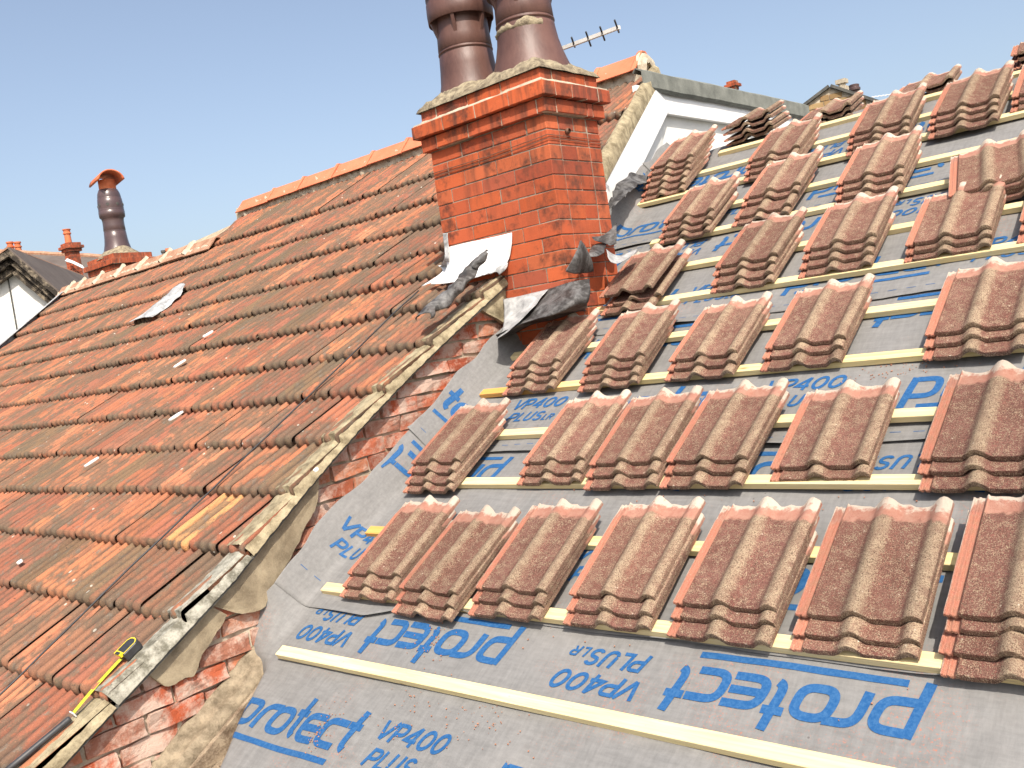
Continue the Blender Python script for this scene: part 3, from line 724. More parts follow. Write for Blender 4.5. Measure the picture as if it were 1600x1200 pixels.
for i, (v, u0, lab) in enumerate(BV):
    m = MB(); L = 1.2 - u0; wv = .046; rows = []
    for k in range(30):
        x = L * k / 29; bow = .006 * nz(x * .5, i * 3.7); bz = .002 * nz(x * .9, i, 3)
        rows.append([(x, bow - wv / 2, bz), (x, bow + wv / 2, bz), (x, bow + wv / 2, bz + .025), (x, bow - wv / 2, bz + .025)])
    m.grid(rows, close=True); m.f.append((3, 2, 1, 0)); e = 29 * 4; m.f.append((e, e + 1, e + 2, e + 3))
    o = m.build('timber_batten', M_BAT2 if i in (2, 5) else M_BAT if i == 0 else M_BAT3, None, RP @ Matrix.Translation((u0, v + .016, .0085)), bevel=.0015)
    tag(o, lab, 'batten', 'new timber battens')

# ================================================================== STACKED CONCRETE TILES
TWD, TLN = .330, .420
def tprof(x):
    def roll(c, w, h):
        d = abs(x - c) / w
        return h * (0.5 + .5 * cos(pi * min(1, d))) ** .75
    if x < .034:
        return .0055 + (.0035 if (x < .006) else 0) + (.003 if .014 < x < .020 else 0) - (.002 if .022 < x < .031 else 0)
    b = .0135 - .002 * sin(pi * max(0, min(1, (x - .04) / .08)))
    if x < .043: b += .005 * (1 - abs(x - .039) / .005)
    b += roll(.159, .042, .026) + roll(.308, .040, .024)
    return b
XS = [0, .005, .0065, .0135, .0145, .0195, .0205, .0215, .0315, .034, .0355, .039, .043, .055, .072, .09, .105, .116, .122, .128, .134, .14, .147, .159, .171, .178, .184, .190, .196, .204, .215, .232, .25, .264, .270, .276, .282, .288, .296, .308, .316, .323, .328, .330]
def tile_mesh(seed):
    rr = random.Random(seed)
    YS = [0, .0015, .008, .02, .06, .12, .18, .24, .30, .335, .345, .355, .375, .395, .408, .416, .42]
    vs = []; cs = []; fs = []; nx = len(XS)
    chip = [(rr.uniform(.05, .3), rr.uniform(.015, .04), rr.uniform(.004, .012)) for _ in range(3)]
    for side in (0, 1):
        for iy, y in enumerate(YS):
            for ix, x in enumerate(XS):
                t = tprof(x); q = x - .04
                lockd = 1.0 if x < .0345 else 0.0
                z = t
                if side == 1: z = max(-.006, t - (.0170 if x > .034 else .0085))
                if side == 0:
                    z += .0010 * nz(x * 60, y * 60, seed) + (-.0012 if iy == 0 else 0)
                    if y > .35: z -= .003 * min(1, (y - .35) / .01)
                yy = y
                if y > .40:
                    for c, w_, d_ in chip: yy -= d_ * max(0, 1 - abs(x - c) / w_)
                    yy += .007 * nz(x * 45, seed * 3.3, 1) + .010 * (tprof(x) - .012) / .02 * (x > .034)
                if y < .003: yy += .0022 * nz(x * 70, seed * 5.1, 2 + side) + (0 if side else .001)
                xx = x + (.0015 * nz(y * 30, seed, 4) if (ix == 0 or ix == nx - 1) else 0)
                vs.append((xx, yy, z))
                rollw = max(0.0, min(1.0, (t - .021) / .011)) if x > .05 else 0
                hd = 0 if y < .30 else (y - .30) / .12
                if x > .29 and y > .33: hd = min(1.0, hd + .20)
                if abs(x - .159) < .03 and y > .36: hd = min(1.0, hd + .10)
                if side == 1: hd *= .6
                if ix == 0: hd = max(hd, .84 + .2 * rr.random())
                if side == 1 and iy == 0: hd = -1.0
                cs.append((rollw, lockd, hd))
    ny = len(YS); o2 = nx * ny
    for iy in range(ny - 1):
        for ix in range(nx - 1):
            a = iy * nx + ix; fs.append((a, a + 1, a + nx + 1, a + nx)); b = a + o2; fs.append((b, b + nx, b + nx + 1, b + 1))
    for ix in range(nx - 1):
        fs.append((ix, ix + o2, ix + 1 + o2, ix + 1)); a = (ny - 1) * nx + ix; fs.append((a, a + 1, a + 1 + o2, a + o2))
    for iy in range(ny - 1):
        a = iy * nx; fs.append((a, a + nx, a + nx + o2, a + o2)); a = iy * nx + nx - 1; fs.append((a, a + o2, a + nx + o2, a + nx))
    o = mk('roof_tile', vs, fs, M_TILE, None, None, True, cs)
    me = o.data; bpy.data.objects.remove(o)
    me.set_sharp_from_angle(angle=radians(38))
    return me
TM = [tile_mesh(i) for i in range(9)]
STK = {'nearest': [(-3.032, 1.533, 3), (-2.683, 1.491, 3), (-2.308, 1.528, 3), (-1.898, 1.541, 3), (-1.51, 1.548, 3), (-1.129, 1.549, 3), (-.752, 1.576, 4)],
       'second': [(-3.183, 2.187, 4), (-2.526, 2.2, 3), (-2.172, 2.18, 3), (-1.83, 2.19, 3), (-1.425, 2.171, 2), (-.943, 2.181, 3)],
       'third': [(-3.054, 2.898, 4), (-2.569, 2.865, 4), (-2.121, 2.85, 3), (-1.684, 2.87, 3), (-1.069, 2.847, 3)],
       'fourth': [(-2.81, 3.490, 3), (-2.192, 3.595, 4), (-1.75, 3.606, 4), (-1.293, 3.535, 3), (-.872, 3.58, 3)],
       'fifth': [(-2.788, 4.249, 4), (-2.322, 4.337, 4), (-1.784, 4.259, 4), (-1.183, 3.872, 4)],
       'sixth': [(-3.247, 5.062, 6), (-2.493, 4.866, 4), (-1.889, 4.872, 4), (-1.462, 4.856, 4), (-1.091, 4.886, 3)]}
ORD = ['first', 'second', 'third', 'fourth', 'fifth', 'sixth', 'seventh']
def posword(i, n):
    if i == 0: return 'top tile'
    if i == n - 1: return 'bottom tile'
    return {1: 'second tile', 2: 'third tile', 3: 'fourth tile', 4: 'fifth tile'}[i]
tn = 0
for row, lst in STK.items():
    for si, (u, v, n) in enumerate(lst):
        st = .043 if n < 6 else .054
        if row == 'fourth' and si == 3: st = .030
        if row == 'fifth' and si == 3: st = .012
        base_rot = R.uniform(-1.2, 1.2)
        if row == 'fifth' and si == 3: base_rot = 9.5
        if row == 'nearest' and si == 1: base_rot = -2.0
        for i in range(n):
            nn = .0335 + (n - 1 - i) * .021
            du = R.uniform(-.006, .006) if i else 0; dv = R.uniform(-.007, .007) if i else 0; rot = base_rot + R.uniform(-1.2, 1.2) * (i > 0)
            tilt = R.uniform(-.3, .3)
            if row == 'fourth' and si == 0:
                if i == 0: tilt = 1.0; nn += .030; dv = -.02
                if i == 1: du = .035; dv = .01; rot += 1
            if row == 'nearest' and si == 6 and i == 1: dv += .018; rot += 2
            if row == 'fifth' and si == 1 and i >= 2: du -= .02 ; dv -= .05; rot -= 1.5
            o = bpy.data.objects.new('roof_tile', TM[tn % 9]); tn += 1; COL.objects.link(o)
            o.matrix_world = RP @ Matrix.Translation((u + du, v - st * i + dv, nn)) @ Matrix.Rotation(radians(rot), 4, 'Z') @ Matrix.Rotation(radians(tilt), 4, 'X')
            if row == 'nearest' or row == 'second': q = f'{row} row'
            else: q = f'{row} row up'
            where = f'{ORD[si]} stack from the left' if si < len(lst) - 1 else 'rightmost stack'
            tag(o, f'ribbed red-brown {posword(i, n)}, {where}, {q}', 'roof tile', 'concrete roof tiles stacked on the battens')
# stacks lying across the ridge, nose towards us, nearly level
RST = [(-2.86, 5.40, .045, 4, 13, 'leftmost ridge stack, before the white wall'), (-2.37, 5.40, -.01, 3, 12, 'middle ridge stack, before the stone gable'), (-1.80, 5.40, .02, 2, 12, 'ridge stack behind the sixth row'), (-1.17, 5.40, .005, 4, 12, 'rightmost ridge stack at the frame edge')]
for u, v, n0, n, til, lab in RST:
    for i in range(n):
        o = bpy.data.objects.new('roof_tile', TM[tn % 9]); tn += 1; COL.objects.link(o)
        o.matrix_world = RP @ Matrix.Translation((u + R.uniform(-.008, .008), v + R.uniform(-.02, .02) - .01 * i, n0 + .034 * (n - 1 - i))) @ Matrix.Rotation(radians(R.uniform(-2, 2) + 9), 4, 'Z') @ Matrix.Rotation(radians(-til), 4, 'X')
        tag(o, f'pale edged {posword(i, n)}, {lab}', 'roof tile', 'concrete roof tiles stacked on the battens')

# ================================================================== MAIN CHIMNEY
CX0, CX1, CY0, CY1 = -3.725, -2.885, 3.78, 4.235
ZT = 1.30 + CZ
REDP = [(.49, .098, .032), (.52, .11, .038), (.40, .076, .03), (.46, .10, .042), (.34, .07, .034), (.51, .125, .05), (.43, .09, .036), (.40, .095, .05), (.47, .10, .04), (.44, .09, .034)]
ch = empty('brick_chimney', ((CX0 + CX1) / 2, CY0, 6.6)); tag(ch, 'tall bright red brick chimney carrying two brown stoneware pots', 'chimney'); CH = ch.matrix_world.copy(); bpy.context.view_layer.update(); CHI = ch.matrix_world.inverted()
def cbuild(mb, name, mat, **k):
    o = mb.build(name, mat, **k); o.parent = ch; o.matrix_parent_inverse = CHI; return o
def shell(mb, x0, x1, y0, y1, z0, z1, bl, bh, jt, pal, jit=.0012, start=0, face=.0015):
    """four sided stretcher bond; bricks at the corners turn alternately"""
    k = start; z = z0; D = .10; hb = bl / 2
    while z < z1 - .01:
        zt = min(z + bh, z1)
        for side in (0, 1):           # x-running faces then y-running faces
            if side == 0:
                a0, a1 = x0 + (0 if k % 2 else hb), x1 - (0 if k % 2 else 0)
                for yy, s in ((y0, 1), (y1, -1)):
                    a = x0 + (0 if k % 2 == 0 else 0)
                    cuts = [x0]; a = x0 + (hb if k % 2 else bl)
                    while a < x1 - .03: cuts.append(a); a += bl
                    cuts.append(x1)
                    for p, q in zip(cuts[:-1], cuts[1:]):
                        c = R.choice(pal); g = R.uniform(.86, 1.1); c = tuple(i * g for i in c); f = R.uniform(-face, face)
                        b0, b1 = (yy + f, yy + D) if s > 0 else (yy - D, yy - f)
                        mb.box(p + jt / 2 * (p > x0), q - jt / 2 * (q < x1), b0, b1, z + jt / 2, zt - jt / 2, c, jit)
            else:
                for xx, s in ((x1, -1), (x0, 1)):
                    cuts = [y0 + D + jt]; a = y0 + (bl if k % 2 == 0 else hb)
                    while a < y1 - D - .03:
                        if a > y0 + D + .03: cuts.append(a)
                        a += hb if k % 2 == 0 else bl
                    cuts.append(y1 - D - jt)
                    for p, q in zip(cuts[:-1], cuts[1:]):
                        c = R.choice(pal); g = R.uniform(.80, 1.0); c = tuple(i * g for i in c); f = R.uniform(-face, face)
                        b0, b1 = (xx - D, xx + f) if s < 0 else (xx - f, xx + D)
                        mb.box(b0, b1, p + jt / 2 * (p > y0 + D + jt), q - jt / 2, z + jt / 2, zt - jt / 2, c, jit)
        z += bh; k += 1
BL, BH = .2355, .0765
zs = ZT - 4 * BH
m = MB(); shell(m, CX0, CX1, CY0, CY1, zs - 18 * BH, zs, BL, BH, .0062, REDP); cbuild(m, 'shaft', M_BRICK, bevel=.002)
m = MB(); m.box(CX0 + .004, CX1 - .004, CY0 + .004, CY1 - .004, zs - 18 * BH, ZT - .002 * 4); 
for k, (e0, e1) in enumerate(((.030, 1), (.052, 2), (.030, 3))): pass
cbuild(m, 'joint_mortar', M_JOINT)
m = MB()
for k, e in ((0, .0), (1, .032), (2, .062), (3, .018)):
    z = ZT - (4 - k) * BH
    if k == 0: shell(m, CX0, CX1, CY0, CY1, z, z + BH, BL, BH, .0078, REDP, start=0)
    else: shell(m, CX0 - e, CX1 + e, CY0 - e, CY1 + e, z, z + BH, BL * 1.03, BH, .006, REDP, start=k, jit=.002, face=.003)
cbuild(m, 'oversailing_cap', M_BRICK, bevel=.0035)
m = MB()
for k, e in ((1, .032), (2, .062), (3, .018)):
    z = ZT - (4 - k) * BH; e -= .005
    m.box(CX0 - e, CX1 + e, CY0 - e, CY1 + e, z + .003 + .0005 * k, z + BH - .0025)
# mortar fillet on top of the widest course
rows = []
def ringpts(e, z, n=60, amp=.0, seed=0):
    out = []
    x0, x1, y0, y1 = CX0 - e, CX1 + e, CY0 - e, CY1 + e
    per = [(x0, y0), (x1, y0), (x1, y1), (x0, y1)]
    for a, b in zip(per, per[1:] + per[:1]):
        for i in range(n // 4):
            q = i / (n // 4); x = a[0] + (b[0] - a[0]) * q; y = a[1] + (b[1] - a[1]) * q
            out.append(Vector((x + amp * nz(x * 14, y * 14, seed), y + amp * nz(x * 14, y * 14, seed + 2), z + amp * nz(x * 11, y * 11, seed + 5))))
    return out
zf = ZT - BH
m.grid([ringpts(.058, zf - .006, 120, .006, 1), ringpts(.050, zf + .006, 120, .008, 2), ringpts(.022, zf + .016, 120, .006, 3), ringpts(.010, zf + .03, 120, .003, 4)], close=True)
cbuild(m, 'cap_mortar', M_MORT)
# flaunching heaped round the pots
POTS = [tuple(ony(735, 133, 4.0))[:2], tuple(ony(829, 98, 4.0))[:2]]
rows = []; NX, NY = 90, 50
m = MB()
for i in range(NX + 1):
    row = []
    for j in range(NY + 1):
        x = CX0 - .035 + (CX1 - CX0 + .07) * i / NX; y = CY0 - .035 + (CY1 - CY0 + .07) * j / NY
        e = min(i / NX, 1 - i / NX) * (CX1 - CX0 + .07); e = min(e, min(j / NY, 1 - j / NY) * (CY1 - CY0 + .07))
        d = min(sqrt((x - a) ** 2 + (y - b) ** 2) for a, b in POTS)
        h = .075 * max(0, 1 - max(0, d - .17) / .22) * min(1, e / .10) ** .8 + .018 * min(1, e / .05)
        h += .012 * nz(x * 9, y * 9, 3) + .010 * nz(x * 28, y * 28, 5)
        row.append((x + .008 * nz(x * 12, y * 12, 8), y + .008 * nz(x * 12, y * 12, 2), ZT - .006 + (h + .012) * min(1, e / .012)))
    rows.append(row)
m.grid(rows); cbuild(m, 'flaunching', M_FLAUN, smooth=True)
PS = .80
def pot(c, z0, prof, name='chimney_pot', mat=None, slots=0):
    m = MB(); m.lathe([(a * PS, b) for a, b in prof], (c[0], c[1], z0), 56)
    o = cbuild(m, name, mat or M_POT, smooth=True); 
    return o
z0 = ZT + .035
pA = [(.262, -.05), (.250, .0), (.225, .05), (.208, .11), (.198, .19), (.192, .262), (.186, .268), (.187, .274), (.195, .277), (.195, .283), (.186, .287), (.187, .293), (.193, .297), (.188, .36), (.184, .43), (.182, .50), (.21, .52), (.228, .45), (.232, .452), (.235, .50), (.232, .56), (.226, .565), (.226, .575), (.231, .58), (.226, .70), (.20, .80), (.18, .86), (.15, .86)]
pB = [(.285, -.03), (.268, .02), (.246, .07), (.226, .12), (.208, .18), (.197, .245), (.196, .262), (.189, .268), (.190, .275), (.199, .278), (.199, .286), (.189, .290), (.190, .297), (.195, .30), (.191, .36), (.187, .43), (.185, .49), (.212, .51), (.230, .44), (.234, .442), (.237, .49), (.234, .56), (.228, .70), (.20, .80), (.18, .86), (.15, .86)]
pot(POTS[0], z0 - .01, pA); pot(POTS[1], z0, pB)
# louvre fins under the collars
for (px_, py_) in POTS:
    for k in range(6):
        m = MB(); a = radians(-135 + k * 60 + 12); ca, sa = cos(a), sin(a)
        Mx = Matrix.Translation((px_, py_, z0)) @ Matrix.Rotation(a, 4, 'Z')
        m.add([Mx @ Vector(q) for q in ((.149, -.010, .35), (.149, .010, .35), (.187, .010, .46), (.187, -.010, .46), (.142, -.010, .46), (.142, .010, .46))], [(0, 1, 2, 3), (0, 3, 4), (1, 5, 2), (3, 2, 5, 4)])
        cbuild(m, 'pot_louvre', M_POT)
# crust of mortar on the right pot
m = MB(); rows = []
for i in range(40):
    a = radians(-150 + i * 3.4); row = []
    for j in range(5):
        q = j / 4; rr = .157 + .010 * sin(pi * q) * (1 + nz(i * .4, j)); zz = .225 + .045 * q * (.7 + .6 * nz(i * .25, 3) + .5 * max(0, 1 - abs(i - 30) / 7)) - (.0 if q else .0)
        row.append((POTS[1][0] + rr * cos(a), POTS[1][1] + rr * sin(a), z0 + zz))
    rows.append(row)
m.grid(rows); cbuild(m, 'pot_mortar', M_FLAUN, smooth=True)
# aerial lashing wire and eye bolts round the top of the shaft
m = MB()
for dz in (0, -.018):
    e = .006; zc_ = zs - .030 + dz
    m.tube([(CX0 - e, CY0 - e, zc_ - .01), ((CX0 + CX1) / 2, CY0 - e - .002, zc_ - .014), (CX1 + e, CY0 - e, zc_), (CX1 + e, CY1 + e, zc_ - .004), (CX0 - e, CY1 + e, zc_ - .01), (CX0 - e, CY0 - e, zc_ - .01)], .0022, 6)
m.lathe([(.012, -.012), (.016, 0), (.012, .012)], seg=12, M=Matrix.Translation((CX1 + .012, CY0 + .16, zs - .005)) @ Matrix.Rotation(pi / 2, 4, 'Y'))
cbuild(m, 'lashing_wire', M_WIRE)
bpy.context.view_layer.update()

# ------------------------------------------------------------------ flashings
def spline(pts, k=8):
    pts = [Vector(p) for p in pts]; out = []
    for i in range(len(pts) - 1):
        p0 = pts[max(i - 1, 0)]; p1 = pts[i]; p2 = pts[i + 1]; p3 = pts[min(i + 2, len(pts) - 1)]
        for j in range(k):
            t = j / k; out.append(.5 * ((2 * p1) + (p2 - p0) * t + (2 * p0 - 5 * p1 + 4 * p2 - p3) * t * t + (3 * p1 - p0 - 3 * p2 + p3) * t ** 3))
    return out + [pts[-1]]
def loft(name, rows, mat, label=None, cat=None, group=None, parent=None, k=8, amp=.006, th=.0025, seed=0):
    """rows: outlines (world points) lofted into one thin beaten sheet"""
    a = [spline(r, k) for r in rows]; b = list(zip(*a)); c = [spline(list(x), k) for x in b]
    for i, row in enumerate(c):
        for j, p in enumerate(row): p += Vector((amp * nz(p.x * 11, p.y * 11, p.z * 11 + seed), amp * nz(p.x * 11, p.z * 11, seed + 5), amp * nz(p.y * 13, p.z * 13, seed + 8)))
    m = MB(); m.grid(c)
    o = m.build(name, mat, parent, None, True, solid=th)
    if parent: o.matrix_parent_inverse = parent.matrix_world.inverted()
    if label: tag(o, label, cat, group)
    return o
G_ = 'lead and flashing pieces at the chimney foot'
yF = CY0 - .012
def F(px, py, dy=0): return ony(px, py, yF - dy)
def Lr(px, py, n): q = onn(px, py, n); return RP @ q
# white cover flashing on the face and running out over the tiles
loft('cover_flashing', [[F(700, 387), F(733, 379), F(766, 372), F(800, 364)], [F(700, 408, .004), F(733, 400, .004), F(768, 392, .004), F(799, 384, .004)],
                        [F(694, 425, .02), F(728, 418, .02), F(764, 410, .012), F(796, 402, .004)], [Lr(672, 444, NL + .035), Lr(700, 442, NL + .035), Lr(735, 436, NL + .035), F(785, 420, .03)]],
     M_WHITEL, 'bright white flashing sheet against the left foot of the chimney', 'flashing', G_, amp=.008)
loft('side_flashing', [[F(692, 364, .005), F(699, 364, .008)], [F(694, 385, .005), F(701, 385, .008)], [F(695, 405, .02), F(702, 408, .02)], [Lr(686, 418, NL + .04), Lr(702, 416, NL + .045)]],
     M_LEADB, 'narrow upright white strip at the left corner of the chimney', 'flashing', G_, k=6)
loft('valley_flashing', [[Lr(684, 415, NL + .05), Lr(703, 413, NL + .055)], [Lr(690, 425, NL + .045), Lr(698, 424, NL + .05)], [Lr(658, 447, NL + .035), Lr(690, 436, NL + .035)]], M_WHITEL,
     'crumpled white sheet end lying on the clay tiles beside the chimney', 'flashing', G_, k=6)
# dark curled strip of lead lying down the verge tiles
cur = [(662, 497, .47, .030), (675, 482, .455, .034), (695, 468, .455, .036), (712, 452, .46, .034), (726, 436, .47, .030), (738, 420, .48, .030), (750, 408, .50, .026), (762, 393, .53, .013)]
cpts = spline([Lr(a, b, n) for a, b, n, r in cur], 6); rad = [c[3] for c in cur]
rows = []
for i, p in enumerate(cpts):
    q = i / (len(cpts) - 1) * (len(rad) - 1); r = rad[int(q)] + (rad[min(int(q) + 1, len(rad) - 1)] - rad[int(q)]) * (q % 1)
    r *= 1.05
    t = (cpts[min(i + 1, len(cpts) - 1)] - cpts[max(i - 1, 0)]).normalized(); s = t.cross(N).normalized(); nn = s.cross(t)
    rows.append([p + s * r * 1.35 * cos(radians(a)) * (1 + .45 * nz(i * .35, a * .012)) + nn * r * (.75 * sin(radians(a)) + .5 * nz(i * .3, a * .02, 4)) for a in range(-40, 186, 15)])
m = MB(); m.grid(rows); o = m.build('lead_strip', M_LEAD, None, None, True, solid=.0025); tag(o, 'dark curled strip of old lead lying down the tiles left of the verge', 'lead', G_)
loft('lead_offcut', [[Lr(758, 405, NL + .05), Lr(775, 402, NL + .05), Lr(795, 405, NL + .05)], [Lr(754, 418, NL + .045), Lr(772, 416, NL + .05), Lr(790, 420, NL + .06)], [Lr(766, 428, NL + .035), Lr(776, 424, NL + .04), Lr(780, 430, NL + .03)]],
     M_LEADB, 'pale scrap of flashing folded over the top of the verge mortar', 'lead', G_, k=6)
# lead apron curling away under the front corner of the chimney
def A(px, py, y): return ony(px, py, y)
loft('lead_apron', [[A(790, 466, yF), A(815, 462, yF), A(840, 456, yF), A(865, 449, yF), A(892, 440, yF), A(918, 436, yF + .05)],
                    [A(789, 480, yF - .03), A(816, 476, yF - .03), A(842, 468, yF - .04), A(868, 460, yF - .05), A(894, 452, yF - .05), A(922, 446, yF)],
                    [A(792, 500, yF - .10), A(818, 494, yF - .12), A(842, 486, yF - .15), A(866, 478, yF - .16), A(892, 466, yF - .13), A(922, 458, yF - .03)],
                    [A(786, 518, yF - .20), A(812, 505, yF - .20), A(838, 498, yF - .21), A(864, 491, yF - .20), A(890, 480, yF - .16), A(918, 470, yF - .05)],
                    [A(776, 527, yF - .25), A(800, 516, yF - .20), A(832, 500, yF - .17), A(860, 494, yF - .15), A(886, 486, yF - .11), A(914, 478, yF - .02)],
                    [Lr(782, 533, .03), Lr(806, 524, .02), Lr(838, 513, .015), Lr(866, 506, .015), Lr(894, 497, .015), Lr(918, 488, .015)]],
     M_LEAD, 'crumpled lead apron curling out below the chimney brickwork on the right', 'lead', G_, k=7, amp=.016, seed=3)
loft('apron_cover', [[A(786, 469, yF - .022), A(812, 464, yF - .022), A(836, 458, yF - .022), A(856, 453, yF - .02)], [A(788, 490, yF - .09), A(812, 484, yF - .10), A(832, 476, yF - .10), A(846, 465, yF - .07)],
                     [A(786, 512, yF - .20), A(806, 502, yF - .20), A(818, 494, yF - .20), A(832, 480, yF - .15)], [A(772, 529, yF - .27), A(790, 519, yF - .25), A(806, 507, yF - .24), A(820, 492, yF - .2)]],
     M_LEADB, 'pale shiny turned face of the apron nearest the party wall', 'lead', G_, k=7, amp=.012, seed=9)
def X(px, py, x): return onx(px, py, x)
loft('lead_flap', [[X(884, 424, -2.84), X(896, 428, -2.84), X(912, 426, -2.83), X(927, 423, -2.81)], [X(896, 402, -2.80), X(903, 404, -2.79), X(915, 404, -2.79), X(924, 408, -2.79)], [X(906, 376, -2.79), X(908, 376, -2.79), X(910, 379, -2.79), X(913, 383, -2.79)]],
     M_LEAD, 'dark pointed lead flap standing at the right foot of the chimney', 'lead', G_, k=7, amp=.008, seed=2)
loft('lead_flap', [[X(924, 370, -2.86), X(940, 368, -2.85), X(952, 360, -2.84), X(963, 349, -2.83)], [X(930, 376, -2.83), X(944, 378, -2.82), X(955, 372, -2.81), X(963, 364, -2.80)], [X(945, 376, -2.82), X(952, 384, -2.80), X(958, 384, -2.79), X(963, 381, -2.79)]],
     M_LEAD, 'dark torn lead flap bent up behind the pointed one', 'lead', G_, k=7, amp=.008, seed=7)
loft('lead_flap', [[X(925, 385, -2.85), X(934, 380, -2.85), X(948, 379, -2.84)], [X(920, 398, -2.80), X(932, 392, -2.79), X(945, 390, -2.79)], [X(924, 401, -2.78), X(934, 400, -2.77), X(944, 393, -2.77)]],
     M_LEAD, 'small dark lead fold between the two upright flaps', 'lead', G_, k=6, amp=.006, seed=8)
loft('lead_flap', [[X(946, 388, -2.80), X(958, 396, -2.78), X(972, 398, -2.74), X(996, 389, -2.68)], [X(950, 400, -2.74), X(960, 406, -2.72), X(972, 406, -2.70), X(990, 396, -2.66)], [X(955, 409, -2.70), X(963, 411, -2.69), X(972, 408, -2.68), X(984, 400, -2.66)]],
     M_LEADB, 'pale ragged lead tongue lying on the grey sheet right of the chimney', 'lead', G_, k=6, amp=.008, seed=5)
# corroded lead at the foot of the white cheek
loft('lead_soaker', [[X(950, 308, -3.25), X(965, 290, -3.28), X(985, 272, -3.32), X(1005, 262, -3.36), X(1012, 270, -3.3)], [X(951, 322, -3.18), X(968, 300, -3.2), X(988, 286, -3.22), X(1002, 276, -3.26), X(1012, 276, -3.24)], [X(950, 330, -3.1), X(966, 314, -3.12), X(982, 300, -3.16), X(998, 288, -3.2), X(1008, 284, -3.2)]],
     M_LEAD, 'crumpled grey lead running up below the white boards behind the chimney', 'lead', G_, k=6, amp=.03, seed=11)

# ------------------------------------------------------------------ television aerial behind the pots
ae = empty('tv_aerial', A(800, 95, 4.42)); bpy.context.view_layer.update(); tag(ae, 'silver television aerial with short dark crossbars sticking out behind the right pot', 'aerial'); AI = ae.matrix_world.inverted()
p0 = A(790, 108, 4.50); p1 = A(875, 77, 4.50); p2 = A(968, 42.5, 4.50)
m = MB(); dr = (p2 - p1).normalized(); m.box(-.52, .0, -.010, .010, -.010, .010, M=Matrix.Translation(p2) @ dr.to_track_quat('X', 'Z').to_matrix().to_4x4())
o = m.build('boom', M_STEEL, ae); o.matrix_parent_inverse = AI
for (x, y), up, dn in (((875, 75), 12, 3), ((896.5, 68.5), 10, 5), ((919, 60), 10, 12), ((941, 52), 10, 11), ((964.5, 43.5), 12, 7)):
    c = A(x, y, 4.49); m = MB(); a = A(x - 3.5 * up / 10, y - up, 4.44); b = A(x + 3.5 * dn / 10, y + dn, 4.54)
    m.tube([a, c, b], .0055, 8); o = m.build('crossbar', M_BLK, ae, smooth=True); o.matrix_parent_inverse = AI
m = MB(); q = p2 - dr * .50; m.tube([q + Vector((0, 0, .05)), q + Vector((0, 0, -.35)), Vector((q.x, CY1 + .03, q.z - .5)), Vector((q.x, CY1 + .02, q.z - .8))], .012, 10); o = m.build('mast', M_STEEL, ae, smooth=True); o.matrix_parent_inverse = AI

# ================================================================== THINGS ON THE CLAY ROOF
def LP(u, v, n): return RP @ Vector((u, v, n))
# lead patch
loft('lead_patch', [[LP(-8.56, 4.02, NL + .015), LP(-8.30, 4.04, NL + .03), LP(-8.06, 4.03, NL + .015)], [LP(-8.52, 4.22, NL + .0), LP(-8.27, 4.24, NL + .035), LP(-8.05, 4.22, NL + .005)], [LP(-8.50, 4.42, NL + .01), LP(-8.30, 4.42, NL + .035), LP(-8.14, 4.42, NL + .01)], [LP(-8.48, 4.60, NL + .035), LP(-8.36, 4.62, NL + .05), LP(-8.26, 4.60, NL + .035)]],
     M_LEADB, 'pale grey metal patch dressed over the clay tiles below the ridge', 'patch', k=6, amp=.02)
# tape measure
tb = Matrix.Translation(LP(-3.400, .835, NL - .004)) @ RP.to_3x3().to_4x4() @ Matrix.Rotation(radians(88), 4, 'Z') @ Matrix.Rotation(radians(3), 4, 'X') @ Matrix.Scale(1.08, 4)
tm = empty('tape_measure', mw=tb); tag(tm, 'yellow and black tape measure lying on the tiles with its blade pulled out', 'tape measure')
m = MB(); pr = [(-.032, -.03), (.024, -.03), (.036, -.02), (.040, .0), (.036, .02), (.022, .03), (-.032, .03)]
m.prism([Vector((x, y, .034)) for x, y in pr][::-1], Vector((0, 0, -.034))); fixnorm(m.build('case', M_BLK, tm, bevel=.004))
m = MB()
for z in (.0345,):
    ring = [(x * .93, y * .9, z) for x, y in pr]; inn = [(x * .83, y * .78, z) for x, y in pr]
    m.grid([ring, inn], close=True)
m.box(-.040, -.026, -.022, .022, .026, .037); m.build('yellow_trim', M_YEL, tm)
m = MB(); m.box(-.0405, -.030, -.013, .013, .037, .0385); m.build('label_panel', M_BLK, tm)
rows = []
for i in range(30):
    x = -.035 - .22 * i / 29; y = -.018 * (i / 29) ** 2; z = .014 - .006 * (i / 29) ** 1.5
    rows.append([(x, y + .0095 * c, z - .003 * (1 - c * c)) for c in (-1, -.5, 0, .5, 1)])
m = MB(); m.grid(rows); m.build('blade', M_BLADE, tm, smooth=True, solid=.0006)
m = MB(); m.box(-.259, -.255, -.033, -.003, -.002, .014); m.build('end_hook', M_STEEL, tm)
# dark metal bar
m = MB(); a = LP(-3.375, .54, NL + .004); b = LP(-3.43, .20, NL + .030)
m.tube([a, a.lerp(b, .02), a.lerp(b, .5), b], [.010, .012, .012, .012], 14); tag(m.build('metal_bar', M_BLK, smooth=True), 'dark round metal bar lying down the tiles below the tape measure', 'bar')
# black cable running straight down the slope
pts = []
for i in range(140):
    v = 3.42 - i * .0235; k = (v - .323) / GA; pts.append(LP(-3.965 + .02 * nz(v * 1.3, 3) + .006 * nz(v * 6, 1), v, NL + .017 + .003 * nz(v * 4, 2)))
m = MB(); m.tube(pts, .0042, 6); tag(m.build('black_cable', M_BLK, smooth=True), 'thin black cable running down the clay roof a little left of the verge', 'cable')
